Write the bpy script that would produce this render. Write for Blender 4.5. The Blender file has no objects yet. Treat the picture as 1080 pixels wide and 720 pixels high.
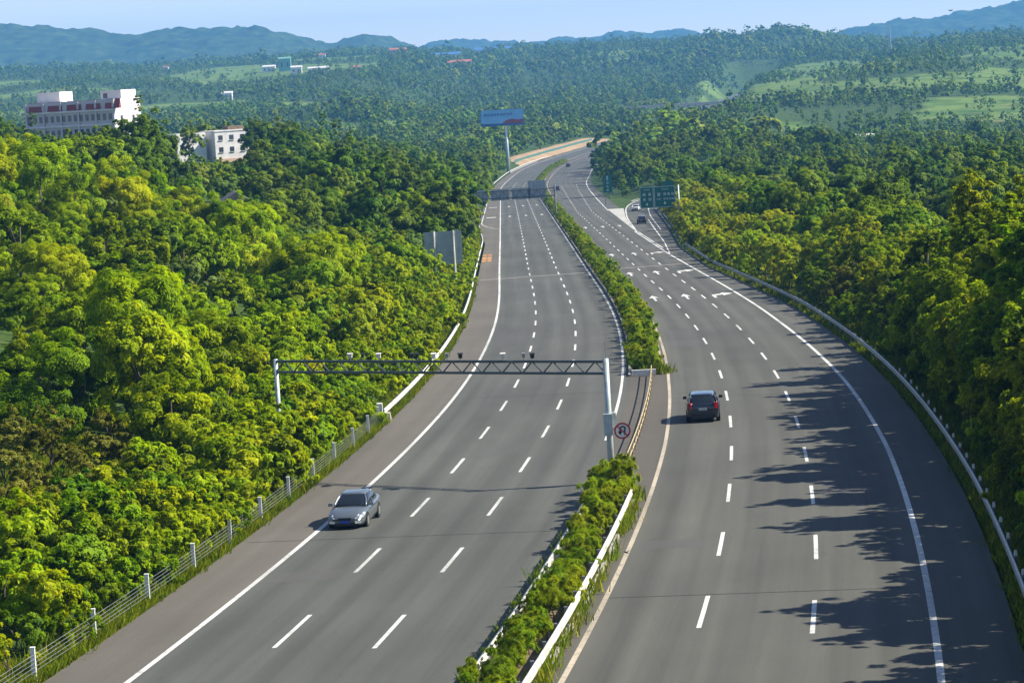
import bpy, math, random
import numpy as np
from mathutils import Matrix, Vector, noise as mnoise
R = math.radians
rng = np.random.default_rng(7)
random.seed(7)
S = bpy.context.scene
COL = S.collection

# ------------------------------------------------------------------ camera, sky, sun, exposure
ZC = 60.0                         # eye height of the footbridge camera above the datum
F_PX, PITCH, ROLL = 2727.0, math.atan(275/2727), 0.0575
cam_d = bpy.data.cameras.new('camera'); cam = bpy.data.objects.new('camera', cam_d); COL.objects.link(cam)
cam_d.sensor_width = 36; cam_d.lens = F_PX/1080*36; cam_d.clip_start = 1; cam_d.clip_end = 30000
_f = Vector((0, math.cos(PITCH), -math.sin(PITCH))); _r0 = Vector((1, 0, 0)); _u0 = _r0.cross(_f)
_r = math.cos(ROLL)*_r0 - math.sin(ROLL)*_u0; _u = math.sin(ROLL)*_r0 + math.cos(ROLL)*_u0
cam.matrix_world = Matrix(((_r.x, _u.x, -_f.x, 0), (_r.y, _u.y, -_f.y, 0), (_r.z, _u.z, -_f.z, ZC), (0, 0, 0, 1)))
S.camera = cam

SUN_EL, SUN_AZ = R(41), math.atan2(0.03, 1.0)      # azimuth measured from +X towards +Y
sd = Vector((math.cos(SUN_EL)*math.cos(SUN_AZ), math.cos(SUN_EL)*math.sin(SUN_AZ), math.sin(SUN_EL)))
W = bpy.data.worlds.new('World'); S.world = W; W.use_nodes = True
nt = W.node_tree; bg = nt.nodes['Background']; sky = nt.nodes.new('ShaderNodeTexSky')
sky.sky_type = 'NISHITA'; sky.sun_disc = False; sky.sun_elevation = SUN_EL
sky.sun_rotation = math.atan2(sd.x, sd.y); sky.altitude = 2500; sky.air_density = 1.0; sky.dust_density = 0.0; sky.ozone_density = 2.2
tint = nt.nodes.new('ShaderNodeMixRGB'); tint.blend_type = 'MULTIPLY'; tint.inputs[0].default_value = 1; tint.inputs[2].default_value = (1.27, 1.05, 1.0, 1)
nt.links.new(sky.outputs[0], tint.inputs[1]); nt.links.new(tint.outputs[0], bg.inputs[0]); bg.inputs[1].default_value = 0.088
sl = bpy.data.lights.new('sun', 'SUN'); sl.energy = 4.9; sl.angle = R(0.53); sl.color = (1, 0.93, 0.79)
sun = bpy.data.objects.new('sun', sl); COL.objects.link(sun)
sun.rotation_euler = sd.to_track_quat('Z', 'Y').to_euler(); sun.location = (200, 100, 300)
S.view_settings.view_transform = 'Standard'; S.view_settings.look = 'None'
S.view_settings.gamma = 1; S.view_settings.use_curve_mapping = False; S.view_settings.exposure = 0.96
S.render.engine = 'CYCLES'
cy = S.cycles; cy.use_denoising = True; cy.max_bounces = 6; cy.diffuse_bounces = 3; cy.glossy_bounces = 2
cy.transmission_bounces = 4; cy.volume_bounces = 1; cy.transparent_max_bounces = 8

# ------------------------------------------------------------------ materials
MATS = {}
def newmat(name):
    m = bpy.data.materials.new(name); m.use_nodes = True; MATS[name] = m
    return m, m.node_tree.nodes, m.node_tree.links, m.node_tree.nodes['Principled BSDF']
def ramp(N, stops):
    r = N.new('ShaderNodeValToRGB'); e = r.color_ramp.elements
    while len(e) < len(stops): e.new(0.5)
    for k, (p, c) in enumerate(stops): e[k].position = p; e[k].color = (*c, 1)
    return r
def plain(name, c, rough=0.6, metal=0.0, var=0.12, scale=2.0, bump=0.0, coat=0.0, spec=0.5):
    """A colour with a little dirt and unevenness."""
    m, N, L, B = newmat(name)
    tc = N.new('ShaderNodeTexCoord'); n = N.new('ShaderNodeTexNoise'); n.inputs['Scale'].default_value = scale
    n.inputs['Detail'].default_value = 5; L.new(tc.outputs['Object'], n.inputs['Vector'])
    lo = tuple(x*(1-var) for x in c); hi = tuple(min(1, x*(1+var)) for x in c)
    r = ramp(N, [(0.3, lo), (0.7, hi)]); L.new(n.outputs['Fac'], r.inputs[0]); L.new(r.outputs[0], B.inputs['Base Color'])
    B.inputs['Roughness'].default_value = rough; B.inputs['Metallic'].default_value = metal
    B.inputs['Coat Weight'].default_value = coat; B.inputs['Specular IOR Level'].default_value = spec
    if bump:
        b = N.new('ShaderNodeBump'); b.inputs['Strength'].default_value = bump; L.new(n.outputs['Fac'], b.inputs['Height']); L.new(b.outputs[0], B.inputs['Normal'])
    return m
def leafmat(name, dark, mid, light, trans=0.3, hue=0.03):
    m, N, L, B = newmat(name); out = N['Material Output']
    a = N.new('ShaderNodeAttribute'); a.attribute_name = 'tint'
    oi = N.new('ShaderNodeObjectInfo')
    mt = N.new('ShaderNodeMath'); mt.operation = 'MULTIPLY_ADD'; L.new(oi.outputs['Random'], mt.inputs[0]); mt.inputs[1].default_value = 0.5; mt.inputs[2].default_value = -0.25
    ad = N.new('ShaderNodeMath'); ad.operation = 'ADD'; ad.use_clamp = True; L.new(a.outputs['Fac'], ad.inputs[0]); L.new(mt.outputs[0], ad.inputs[1])
    r = ramp(N, [(0.0, dark), (0.5, mid), (1.0, light)]); L.new(ad.outputs[0], r.inputs[0])
    hs = N.new('ShaderNodeHueSaturation'); h = N.new('ShaderNodeMath'); h.operation = 'MULTIPLY_ADD'
    w = N.new('ShaderNodeTexWhiteNoise'); w.noise_dimensions = '1D'; L.new(oi.outputs['Random'], w.inputs['W'])
    L.new(w.outputs['Value'], h.inputs[0]); h.inputs[1].default_value = 1.5*hue; h.inputs[2].default_value = 0.5-1.15*hue
    L.new(h.outputs[0], hs.inputs['Hue']); L.new(r.outputs[0], hs.inputs['Color'])
    L.new(hs.outputs[0], B.inputs['Base Color']); B.inputs['Roughness'].default_value = 0.5; B.inputs['Specular IOR Level'].default_value = 0.08
    t = N.new('ShaderNodeBsdfTranslucent'); g = N.new('ShaderNodeMixRGB'); g.blend_type = 'MULTIPLY'; g.inputs[0].default_value = 1; g.inputs[2].default_value = (1.4, 1.4, 0.5, 1)
    L.new(hs.outputs[0], g.inputs[1]); L.new(g.outputs[0], t.inputs['Color'])
    x = N.new('ShaderNodeMixShader'); x.inputs[0].default_value = trans; L.new(B.outputs[0], x.inputs[1]); L.new(t.outputs[0], x.inputs[2]); L.new(x.outputs[0], out.inputs['Surface'])
    return m
def roadmat(name, base, streak=0.2, crack=True):
    m, N, L, B = newmat(name)
    uv = N.new('ShaderNodeUVMap'); uv.uv_map = 'along'
    def nz(sx, sy, det=4, rough=0.6):
        mp = N.new('ShaderNodeMapping'); mp.inputs['Scale'].default_value = (sx, sy, 1); L.new(uv.outputs[0], mp.inputs[0])
        n = N.new('ShaderNodeTexNoise'); n.inputs['Scale'].default_value = 1; n.inputs['Detail'].default_value = det; n.inputs['Roughness'].default_value = rough; L.new(mp.outputs[0], n.inputs['Vector']); return n
    s = nz(0.9, 0.012); p = nz(0.12, 0.05, 5); g = nz(9, 9, 3)
    def mul(a, b):
        x = N.new('ShaderNodeMath'); x.operation = 'MULTIPLY'; L.new(a, x.inputs[0]); L.new(b, x.inputs[1]); return x.outputs[0]
    def rg(n, lo, hi):
        x = N.new('ShaderNodeMapRange'); x.inputs[1].default_value = 0.3; x.inputs[2].default_value = 0.7; x.inputs[3].default_value = lo; x.inputs[4].default_value = hi; L.new(n.outputs['Fac'], x.inputs[0]); return x.outputs[0]
    v = mul(mul(rg(s, 1-streak, 1+streak), rg(p, 0.84, 1.12)), rg(g, 0.9, 1.1))
    if streak >= .2:
        sx = N.new('ShaderNodeSeparateXYZ'); L.new(uv.outputs[0], sx.inputs[0])
        ph = N.new('ShaderNodeMath'); ph.operation = 'MULTIPLY_ADD'; L.new(sx.outputs['X'], ph.inputs[0]); ph.inputs[1].default_value = 2*math.pi*2/3.72; ph.inputs[2].default_value = 0.0
        co = N.new('ShaderNodeMath'); co.operation = 'COSINE'; L.new(ph.outputs[0], co.inputs[0]); w2 = nz(.25, .018, 3)
        am = N.new('ShaderNodeMath'); am.operation = 'MULTIPLY'; L.new(co.outputs[0], am.inputs[0]); L.new(rg(w2, .01, .13), am.inputs[1])
        tr_ = N.new('ShaderNodeMath'); tr_.operation = 'ADD'; L.new(am.outputs[0], tr_.inputs[0]); tr_.inputs[1].default_value = 1.0; v = mul(v, tr_.outputs[0])
        st_ = nz(1.3, .5, 6, .7); sr = N.new('ShaderNodeMapRange'); sr.inputs[1].default_value = .62; sr.inputs[2].default_value = .74; sr.inputs[3].default_value = 1; sr.inputs[4].default_value = .78; L.new(st_.outputs['Fac'], sr.inputs[0]); v = mul(v, sr.outputs[0])
    if crack:
        vo = N.new('ShaderNodeTexVoronoi'); vo.feature = 'DISTANCE_TO_EDGE'; mp = N.new('ShaderNodeMapping'); mp.inputs['Scale'].default_value = (0.11, 0.02, 1); L.new(uv.outputs[0], mp.inputs[0])
        d = N.new('ShaderNodeMixRGB'); d.inputs[0].default_value = 0.06; L.new(mp.outputs[0], d.inputs[1]); L.new(g.outputs['Color'], d.inputs[2]); L.new(d.outputs[0], vo.inputs['Vector'])
        k = N.new('ShaderNodeMapRange'); k.inputs[1].default_value = 0; k.inputs[2].default_value = 0.006; k.inputs[3].default_value = 0.86; k.inputs[4].default_value = 1; L.new(vo.outputs['Distance'], k.inputs[0]); v = mul(v, k.outputs[0])
    c = N.new('ShaderNodeMixRGB'); c.blend_type = 'MULTIPLY'; c.inputs[0].default_value = 1; c.inputs[1].default_value = (*base, 1); L.new(v, c.inputs[2]); L.new(c.outputs[0], B.inputs['Base Color'])
    B.inputs['Roughness'].default_value = 0.85; B.inputs['Specular IOR Level'].default_value = 0.3
    b = N.new('ShaderNodeBump'); b.inputs['Strength'].default_value = 0.15; b.inputs['Distance'].default_value = 0.01; L.new(g.outputs['Fac'], b.inputs['Height']); L.new(b.outputs[0], B.inputs['Normal'])
    return m
def paintmat(name, c):
    m, N, L, B = newmat(name); tc = N.new('ShaderNodeTexCoord'); n = N.new('ShaderNodeTexNoise'); n.inputs['Scale'].default_value = 2.3; n.inputs['Detail'].default_value = 8; n.inputs['Roughness'].default_value = 0.75
    L.new(tc.outputs['Object'], n.inputs['Vector']); r = ramp(N, [(0.30, tuple(x*0.28 for x in c)), (0.42, tuple(x*0.72 for x in c)), (0.52, tuple(x*0.9 for x in c)), (0.75, c)])
    n2 = N.new('ShaderNodeTexNoise'); n2.inputs['Scale'].default_value = .11; n2.inputs['Detail'].default_value = 4; L.new(tc.outputs['Object'], n2.inputs['Vector']); q = N.new('ShaderNodeMapRange'); q.inputs[1].default_value = .32; q.inputs[2].default_value = .62; q.inputs[3].default_value = .62; q.inputs[4].default_value = 1; L.new(n2.outputs['Fac'], q.inputs[0])
    mm = N.new('ShaderNodeMixRGB'); mm.blend_type = 'MULTIPLY'; mm.inputs[0].default_value = 1; L.new(r.outputs[0], mm.inputs[1]); L.new(q.outputs[0], mm.inputs[2])
    L.new(n.outputs['Fac'], r.inputs[0]); L.new(mm.outputs[0], B.inputs['Base Color']); B.inputs['Roughness'].default_value = 0.7
    return m
roadmat('asphalt_left', (0.083, 0.085, 0.075)); roadmat('asphalt_right', (0.086, 0.086, 0.074)); roadmat('asphalt_shoulder', (0.119, 0.108, 0.090), 0.1)
roadmat('concrete_far', (0.42, 0.41, 0.38), 0.06, False); roadmat('asphalt_brown', (0.095, 0.085, 0.071), 0.1)
paintmat('paint', (0.78, 0.78, 0.74)); paintmat('paint_cream', (0.55, 0.47, 0.36)); paintmat('paint_orange', (0.55, 0.28, 0.10))
leafmat('leaf_bright', (0.05, 0.12, 0.003), (0.22, 0.35, 0.003), (0.42, 0.53, 0.005), .38)
leafmat('leaf_green', (0.04, 0.11, 0.006), (0.155, 0.28, 0.010), (0.30, 0.44, 0.016), .34)
leafmat('leaf_dark', (0.028, 0.078, 0.010), (0.11, 0.205, 0.014), (0.22, 0.33, 0.02), .32)
leafmat('leaf_pale', (0.07, 0.13, 0.02), (0.17, 0.275, 0.04), (0.29, 0.40, 0.065), .34)
leafmat('leaf_grey', (0.05, 0.105, 0.025), (0.13, 0.225, 0.045), (0.25, 0.36, 0.085), .3)
leafmat('leaf_shade', (0.05, 0.12, 0.003), (0.17, 0.30, 0.005), (0.34, 0.47, 0.008), .58)
leafmat('leaf_yellow', (0.13, 0.20, 0.004), (0.33, 0.43, 0.007), (0.50, 0.58, 0.012), .42)
leafmat('leaf_olive', (0.05, 0.10, 0.004), (0.17, 0.26, 0.007), (0.34, 0.42, 0.010), .58, hue=0.024)
leafmat('leaf_russet', (0.085, 0.095, 0.012), (0.20, 0.21, 0.025), (0.31, 0.32, 0.06), .36, hue=0.008)
leafmat('leaf_hedge', (0.07, 0.14, 0.004), (0.21, 0.32, 0.007), (0.36, 0.47, 0.010), .40)
leafmat('blade_grass', (0.07, 0.12, 0.01), (0.15, 0.22, 0.013), (0.27, 0.32, 0.03), .35)
plain('bark', (0.09, 0.07, 0.05), 0.9, var=0.35, scale=6, bump=0.4)
plain('steel_white', (0.56, 0.55, 0.50), 0.55, 0.0, 0.32, 1.1); plain('steel_galv', (0.27, 0.28, 0.28), 0.45, 0.5, 0.2, 1.2); plain('steel_dark', (0.10, 0.12, 0.12), 0.5, 0.4, 0.2, 3)
plain('steel_pale', (0.40, 0.46, 0.46), 0.5, 0.2, 0.2, 3)
plain('post_white', (0.66, 0.66, 0.62), 0.7, var=0.2, scale=5); plain('concrete', (0.36, 0.34, 0.30), 0.85, var=0.2, scale=3, bump=0.2)
plain('sign_back', (0.36, 0.40, 0.42), 0.5, 0.3, 0.12, 1); plain('sign_green', (0.0, 0.14, 0.095), 0.45, var=0.06); plain('sign_white', (0.7, 0.72, 0.7), 0.5, var=0.05)
plain('sign_red', (0.42, 0.02, 0.03), 0.45, var=0.05); plain('sign_black', (0.01, 0.01, 0.012), 0.5, var=0.05)
plain('wall_white', (0.68, 0.65, 0.63), 0.85, var=0.14, scale=0.5); plain('wall_shade_tint', (0.50, 0.47, 0.50), 0.85, var=0.08, scale=0.3); plain('roof_red', (0.22, 0.03, 0.03), 0.7, var=0.15, scale=1)  # school front wall colour has the lavender of its shaded side painted in
plain('roof_grey', (0.10, 0.10, 0.11), 0.8, var=0.25, scale=1); plain('roof_orange', (0.42, 0.13, 0.07), 0.8, var=0.15, scale=0.5); plain('roof_blue', (0.06, 0.16, 0.36), 0.6, var=0.1, scale=0.2); plain('wall_green', (0.16, 0.34, 0.26), 0.7, var=0.1, scale=0.2)
plain('wall_peach', (0.55, 0.36, 0.28), 0.8, var=0.1); plain('window_dark', (0.03, 0.035, 0.05), 0.15, var=0.1); plain('earth_orange', (0.33, 0.22, 0.12), 0.95, var=0.2, scale=0.08, bump=0.3)
plain('earth', (0.17, 0.12, 0.07), 0.95, var=0.35, scale=0.7, bump=0.4); plain('rail_teal', (0.05, 0.15, 0.13), 0.6, var=0.1)
plain('car_silver', (0.20, 0.23, 0.25), 0.28, 0.6, 0.03, 1, coat=0.6); plain('car_navy', (0.016, 0.02, 0.035), 0.25, 0.3, 0.03, 1, coat=0.8); plain('car_black', (0.012, 0.012, 0.014), 0.25, 0.2, 0.03, coat=0.8); plain('car_white', (0.7, 0.7, 0.7), 0.3, 0, 0.03, coat=0.6)
plain('glass_dark', (0.012, 0.016, 0.02), 0.06, 0, 0.05, spec=0.8); plain('tyre', (0.015, 0.015, 0.015), 0.85, var=0.1); plain('rim', (0.5, 0.5, 0.5), 0.35, 0.8, 0.05); plain('lamp_clear', (0.75, 0.77, 0.8), 0.1, 0.3, 0.05); plain('lamp_red', (0.22, 0.008, 0.012), 0.15, var=0.05); plain('plate_blue', (0.01, 0.06, 0.35), 0.4, var=0.03); plain('trim_black', (0.015, 0.015, 0.016), 0.6, var=0.1)
plain('bird_black', (0.012, 0.012, 0.014), 0.7, var=0.1)

# ------------------------------------------------------------------ object helpers
def tag(o, label=None, cat=None, group=None, kind=None):
    for k, v in (('label', label), ('category', cat), ('group', group), ('kind', kind)):
        if v: o[k] = v
    return o
def link(name, data, parent=None):
    o = bpy.data.objects.new(name, data); COL.objects.link(o)
    if parent: o.parent = parent
    return o
def thing(name, label, cat, loc=(0, 0, 0), rz=0.0, group=None):
    o = link(name, None); o.location = loc; o.rotation_euler = (0, 0, rz); o.empty_display_size = 0.3
    return tag(o, label, cat, group)
def mesh_np(name, V, Fq, mats, smooth=False, mi=None):
    """V (n,3), Fq (m,k) same-size polygons."""
    me = bpy.data.meshes.new(name); V = np.asarray(V, np.float32); Fq = np.asarray(Fq, np.int32); m, k = Fq.shape
    me.vertices.add(len(V)); me.vertices.foreach_set('co', V.ravel())
    me.loops.add(m*k); me.loops.foreach_set('vertex_index', Fq.ravel())
    me.polygons.add(m); me.polygons.foreach_set('loop_start', np.arange(0, m*k, k, dtype=np.int32))
    for x in (mats if isinstance(mats, (list, tuple)) else [mats]): me.materials.append(MATS[x])
    if mi is not None: me.polygons.foreach_set('material_index', np.asarray(mi, np.int32))
    me.update(calc_edges=True); me.validate()
    if smooth: me.polygons.foreach_set('use_smooth', np.ones(m, bool))
    return me
class MB:
    def __init__(s): s.v = []; s.f = []
    def add(s, vs, fs):
        o = len(s.v); s.v += [tuple(p) for p in vs]; s.f += [tuple(i+o for i in f) for f in fs]; return s
    def box(s, c, d, rz=0.0, taper=1.0):
        x, y, z = d[0]/2, d[1]/2, d[2]/2; ca, sa = math.cos(rz), math.sin(rz); P = []
        for sz in (-1, 1):
            t = 1 if sz < 0 else taper
            for sx, sy in ((-1, -1), (1, -1), (1, 1), (-1, 1)):
                a, b = sx*x*t, sy*y*t; P.append((c[0]+a*ca-b*sa, c[1]+a*sa+b*ca, c[2]+sz*z))
        return s.add(P, [(3, 2, 1, 0), (4, 5, 6, 7), (0, 1, 5, 4), (1, 2, 6, 5), (2, 3, 7, 6), (3, 0, 4, 7)])
    def tube(s, p, r, n=6, cap=True):
        """p: points, r: radius or list."""
        p = [Vector(q) for q in p]; rr = r if isinstance(r, (list, tuple)) else [r]*len(p); P = []
        for i, q in enumerate(p):
            t = (p[min(i+1, len(p)-1)] - p[max(i-1, 0)]).normalized(); a = t.cross(Vector((0, 0, 1)))
            if a.length < 1e-3: a = t.cross(Vector((1, 0, 0)))
            a.normalize(); b = t.cross(a)
            for k in range(n):
                th = 2*math.pi*k/n; P.append(q + (a*math.cos(th)+b*math.sin(th))*rr[i])
        Fs = [(i*n+k, i*n+(k+1) % n, (i+1)*n+(k+1) % n, (i+1)*n+k) for i in range(len(p)-1) for k in range(n)]
        if cap: Fs += [tuple(range(n-1, -1, -1)), tuple(range((len(p)-1)*n, len(p)*n))]
        return s.add(P, Fs)
    def prism(s, poly, y0, y1):
        """poly in (x,z) extruded along y."""
        n = len(poly); P = [(x, y0, z) for x, z in poly]+[(x, y1, z) for x, z in poly]
        return s.add(P, [tuple(range(n)), tuple(range(2*n-1, n-1, -1))]+[(i, n+i, n+(i+1) % n, (i+1) % n) for i in range(n)])
    def mesh(s, name, mat, smooth=False):
        me = bpy.data.meshes.new(name); me.from_pydata(s.v, [], s.f); me.materials.append(MATS[mat])
        if smooth: me.polygons.foreach_set('use_smooth', np.ones(len(me.polygons), bool))
        me.update(); return me
    def build(s, name, mat, parent=None, smooth=False): return link(name, s.mesh(name, mat, smooth), parent)
def copy_tree(o, parent=None):
    c = o.copy(); COL.objects.link(c)
    if parent: c.parent = parent
    for ch in o.children: copy_tree(ch, c)
    return c

# ------------------------------------------------------------------ road alignment (metres, surveyed from lane dashes: 6 m dash, 9 m gap, 3.75 m lanes)
_B = np.array([(-60, -32.5), (0, -19.5), (40, -12.6), (60, -9.2), (71, -7.3), (86.3, -5.2), (101.3, -3.2), (116.4, -1.4), (131.4, .1), (146.1, 1.5), (161.3, 2.7), (176.2, 3.7), (194.9, 4.6), (209.7, 5.2), (223.6, 5.6), (239, 6.0), (252.5, 6.2), (267.5, 6.3), (281, 6.4), (340, 6.4), (456, 6.6), (725, 6.9), (860, 6.8), (920, 7.2), (970, 8.8), (1040, 11.8), (1108, 15.8), (1188, 24.3), (1267, 37), (1380, 57), (1442, 69), (1600, 99), (2004, 150), (2431, 213), (3000, 298)])
_yy = np.arange(-60, 3000, 1.0); _xx = np.interp(_yy, _B[:, 0], _B[:, 1])
_k = np.exp(-0.5*(np.arange(-45, 46)/14.0)**2); _k /= _k.sum()
_pad = np.concatenate([_xx[0]+(_xx[1]-_xx[0])*np.arange(-45, 0), _xx, _xx[-1]+(_xx[-1]-_xx[-2])*np.arange(1, 46)])
_xs = np.convolve(_pad, _k, 'valid')
def XB(Y): return np.interp(Y, _yy, _xs)
def zr(Y):
    Y = np.asarray(Y, float); u = np.clip(Y-700, 0, 500)
    return ZC-16.771-0.024325*np.minimum(Y, 700)-0.024325*u+0.030325*u*u/1000+0.006*np.clip(Y-1200, 0, None)
def off(*pts):
    p = np.array(pts, float); return lambda Y: np.interp(Y, p[:, 0], p[:, 1])
oL = off((0, -7.4), (300, -7.5), (700, -7.9), (3000, -8.2)); oA = off((0, -3.65), (3000, -3.7)); oMl = off((0, 3.8), (3000, 3.6))
oSh = off((0, -10.5), (440, -10.2), (540, -12.3), (760, -12.6), (900, -11), (3000, -11))          # paved edge of the shoulder
oRl = off((0, 7.25), (140, 7.2), (175, 7.0), (600, 7.0), (900, 8.3), (3000, 9))
oC = off((0, 11.1), (101, 11.0), (175, 10.65), (250, 10.35), (300, 10.15), (600, 10.15), (850, 13.0), (3000, 13.5))
oD = off((0, 15.1), (99, 14.9), (175, 14.4), (258, 13.65), (300, 13.5), (600, 13.5), (900, 18.5), (3000, 19))
oR = off((0, 19.1), (133, 18.95), (170, 18.6), (224, 17.8), (265, 17.35), (310, 16.9), (365, 16.4), (459, 16.3), (610, 17.4), (721, 19.1), (870, 21.5), (1000, 23.5), (3000, 24))
oRout = off((0, 21.8), (115, 21.6), (194, 21.1), (240, 20.7), (323, 18.9), (384, 19.5), (480, 23.4), (594, 27.6), (600, 20.5), (721, 22), (870, 24), (3000, 26))
oRbar = off((0, 22.4), (115, 22.1), (194, 21.6), (240, 21.2), (323, 19.3), (384, 19.9), (480, 24.0), (594, 28.2))
def P(Y, o, dz=0.0):
    o_ = o(Y) if callable(o) else o
    return np.stack([XB(Y)+o_, np.asarray(Y, float)+0*o_, zr(Y)+dz+0*o_], -1)
def ystations(y0, y1):
    a = [y0]
    while a[-1] < y1: a.append(min(y1, a[-1]+max(2.5, min(12, a[-1]*0.02))))
    return np.array(a)
def strip(name, Ys, o0, o1, mat, dz, parent=None, nseg=1, kind=None):
    n = len(Ys); cols = []
    a, b = P(Ys, o0, dz), P(Ys, o1, dz)
    for k in range(nseg+1): cols.append(a+(b-a)*k/nseg)
    V = np.stack(cols, 1).reshape(-1, 3); w = nseg+1
    Fq = [(i*w+k, i*w+k+1, (i+1)*w+k+1, (i+1)*w+k) for i in range(n-1) for k in range(nseg)]
    me = mesh_np(name, V, Fq, mat)
    uvl = me.uv_layers.new(name='along'); idx = np.array(Fq).ravel()
    uv = np.stack([V[idx, 0]-XB(V[idx, 1]), V[idx, 1]], -1); uvl.data.foreach_set('uv', uv.astype(np.float32).ravel())
    ob = link(name, me, parent)
    if kind: ob['kind'] = kind
    return ob

Yall = ystations(20, 2900); Yn = ystations(20, 1300)
road_l = strip('road_left', Yall, oL, off((0, 4.25), (3000, 4.25)), 'asphalt_left', 0, nseg=4, kind='structure')
sh_l = strip('road_shoulder_left', Yall, oSh, oL, 'asphalt_shoulder', 0, nseg=2, kind='structure')
road_r = strip('road_right', Yall, off((0, 7.0), (600, 6.9), (900, 8.0), (3000, 8.5)), oR, 'asphalt_right', 0, nseg=4, kind='structure')
sh_r = strip('road_shoulder_right', Yall, oR, oRout, 'asphalt_right', 0, nseg=2, kind='structure')
med = strip('median_strip', Yall, off((0, 4.25), (3000, 4.25)), off((0, 7.0), (600, 6.9), (900, 8.0), (3000, 8.5)), 'asphalt_brown', 0.0, nseg=2, kind='structure')
# painted markings
strip('edge_line', Yall, lambda Y: oL(Y)-.11, lambda Y: oL(Y)+.11, 'paint', .006, road_l)
strip('edge_line', ystations(143, 2900), lambda Y: oMl(Y)-.09, lambda Y: oMl(Y)+.09, 'paint', .006, road_l)
strip('edge_line', Yall, lambda Y: oRl(Y)-.10, lambda Y: oRl(Y)+.10, 'paint_cream', .006, road_r)
strip('edge_line', ystations(20, 459), lambda Y: oR(Y)-.13, lambda Y: oR(Y)+.11, 'paint', .006, road_r)
strip('edge_line', ystations(600, 2900), lambda Y: oR(Y)-.12, lambda Y: oR(Y)+.12, 'paint', .006, road_r)
def dashes(parent, o, start, per, y1):
    y = start-per*3
    while y < y1:
        if y > 25: strip('lane_dash', np.linspace(y, y+6, 3), lambda Y: o(Y)-.085, lambda Y: o(Y)+.085, 'paint', .006, parent)
        y += per
dashes(road_l, oA, 87.4, 14.98, 960); dashes(road_l, off((0, 0), (9, 0)), 86.3, 14.97, 960)
dashes(road_r, oC, 86.6, 14.8, 900); dashes(road_r, oD, 84.5, 14.75, 900)
def flatpoly(name, pts, mat, parent, dz=.007):
    """pts: (offset from reference line, Y)."""
    V = [(float(XB(y)+o), y, float(zr(y))+dz) for o, y in pts]
    me = bpy.data.meshes.new(name); me.from_pydata(V, [], [tuple(range(len(V)))]); me.materials.append(MATS[mat]); return link(name, me, parent)
def arrow(parent, o, y, d=1, turn=0):
    if turn == 0:
        pts = [(-.12, 0), (.12, 0), (.12, 5), (.5, 5), (0, 9), (-.5, 5), (-.12, 5)]
    else:
        pts = [(-.9, 0), (-.62, 0), (-.62, 3.4), (.25, 4.6), (.25, 3.0), (1.35, 5.6), (.25, 7.6), (.25, 6.2), (-.9, 4.6)]
    return flatpoly('lane_arrow', [(o+a, y+b if d > 0 else y+9-b) for a, b in pts], 'paint', parent)
for y in (262, 312, 366): 
    for o, t in (((oRl(y)+oC(y))/2, 0), ((oC(y)+oD(y))/2, 0), ((oD(y)+oR(y))/2, 1)): arrow(road_r, float(o), y, 1, t)
for o in (8.6, 11.9, 15.1): arrow(road_r, o, 488)
for y in (596, 690):
    for o in (-9.9,): flatpoly('lane_arrow', [(o-1.1, y), (o+1.1, y), (o+1.1, y+4), (o-1.1, y+4)], 'paint', sh_l)
    for o in (-5.6, -1.85, 1.85): arrow(road_l, o, y, -1)
# taper line where the extra lane ends, its edge line, faded orange patch on the shoulder, transverse seams
ys = np.linspace(512, 560, 13); tp = lambda Y: -7.8-4.0*np.sin(np.clip((Y-512)/48, 0, 1)*np.pi/2)**0.8
strip('taper_line', ys, lambda Y: tp(Y)-.1, lambda Y: tp(Y)+.1, 'paint', .006, sh_l)
strip('edge_line', ystations(560, 880), off((0, -11.9), (3000, -11.9)), off((0, -11.7), (3000, -11.7)), 'paint', .006, sh_l)
for (a, b) in ((-9.9, -9.5), (-9.25, -8.9)):
    for y in (372, 381, 391): flatpoly('faded_letter', [(a-.3, y), (b+.12, y), (b+.12, y+7), (a-.3, y+7)], 'paint_orange', sh_l)
flatpoly('seam_line', [(-10, 322), (4, 326), (4, 326.7), (-10, 322.7)], 'concrete', road_l, .009); flatpoly('seam_line', [(7.3, 331), (16, 334), (16, 334.7), (7.3, 331.7)], 'concrete', road_r, .009)

roadmat('asphalt_patch', (0.085, 0.084, 0.078), .12, False)
def patch(o0, o1, y0, y1, parent): 
    strip('repair_patch', np.linspace(y0, y1, 4), off((0, o0), (9, o0)), off((0, o1), (9, o1)), 'asphalt_patch', .003, parent)
for o0, o1, y0, y1 in ((-7.0, -4.2, 101, 103.5), (-3.2, -.4, 139, 144), (-6.9, -4.1, 214, 232)): patch(o0, o1, y0, y1, road_l)
for o0, o1, y0, y1 in ((7.7, 10.4, 104, 106.2), (15.3, 18.3, 116, 123), (7.6, 10.0, 203, 222)): patch(o0, o1, y0, y1, road_r)
for y in (111.3, 171): flatpoly('tar_joint', [(-10.2, y+.9), (3.9, y-.9), (3.9, y-.82), (-10.2, y+.98)], 'tyre', road_l, .0045)
for y in (92.5, 163): flatpoly('tar_joint', [(7.2, y+.8), (18.5, y-.6), (18.5, y-.52), (7.2, y+.88)], 'tyre', road_r, .0045)
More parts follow.
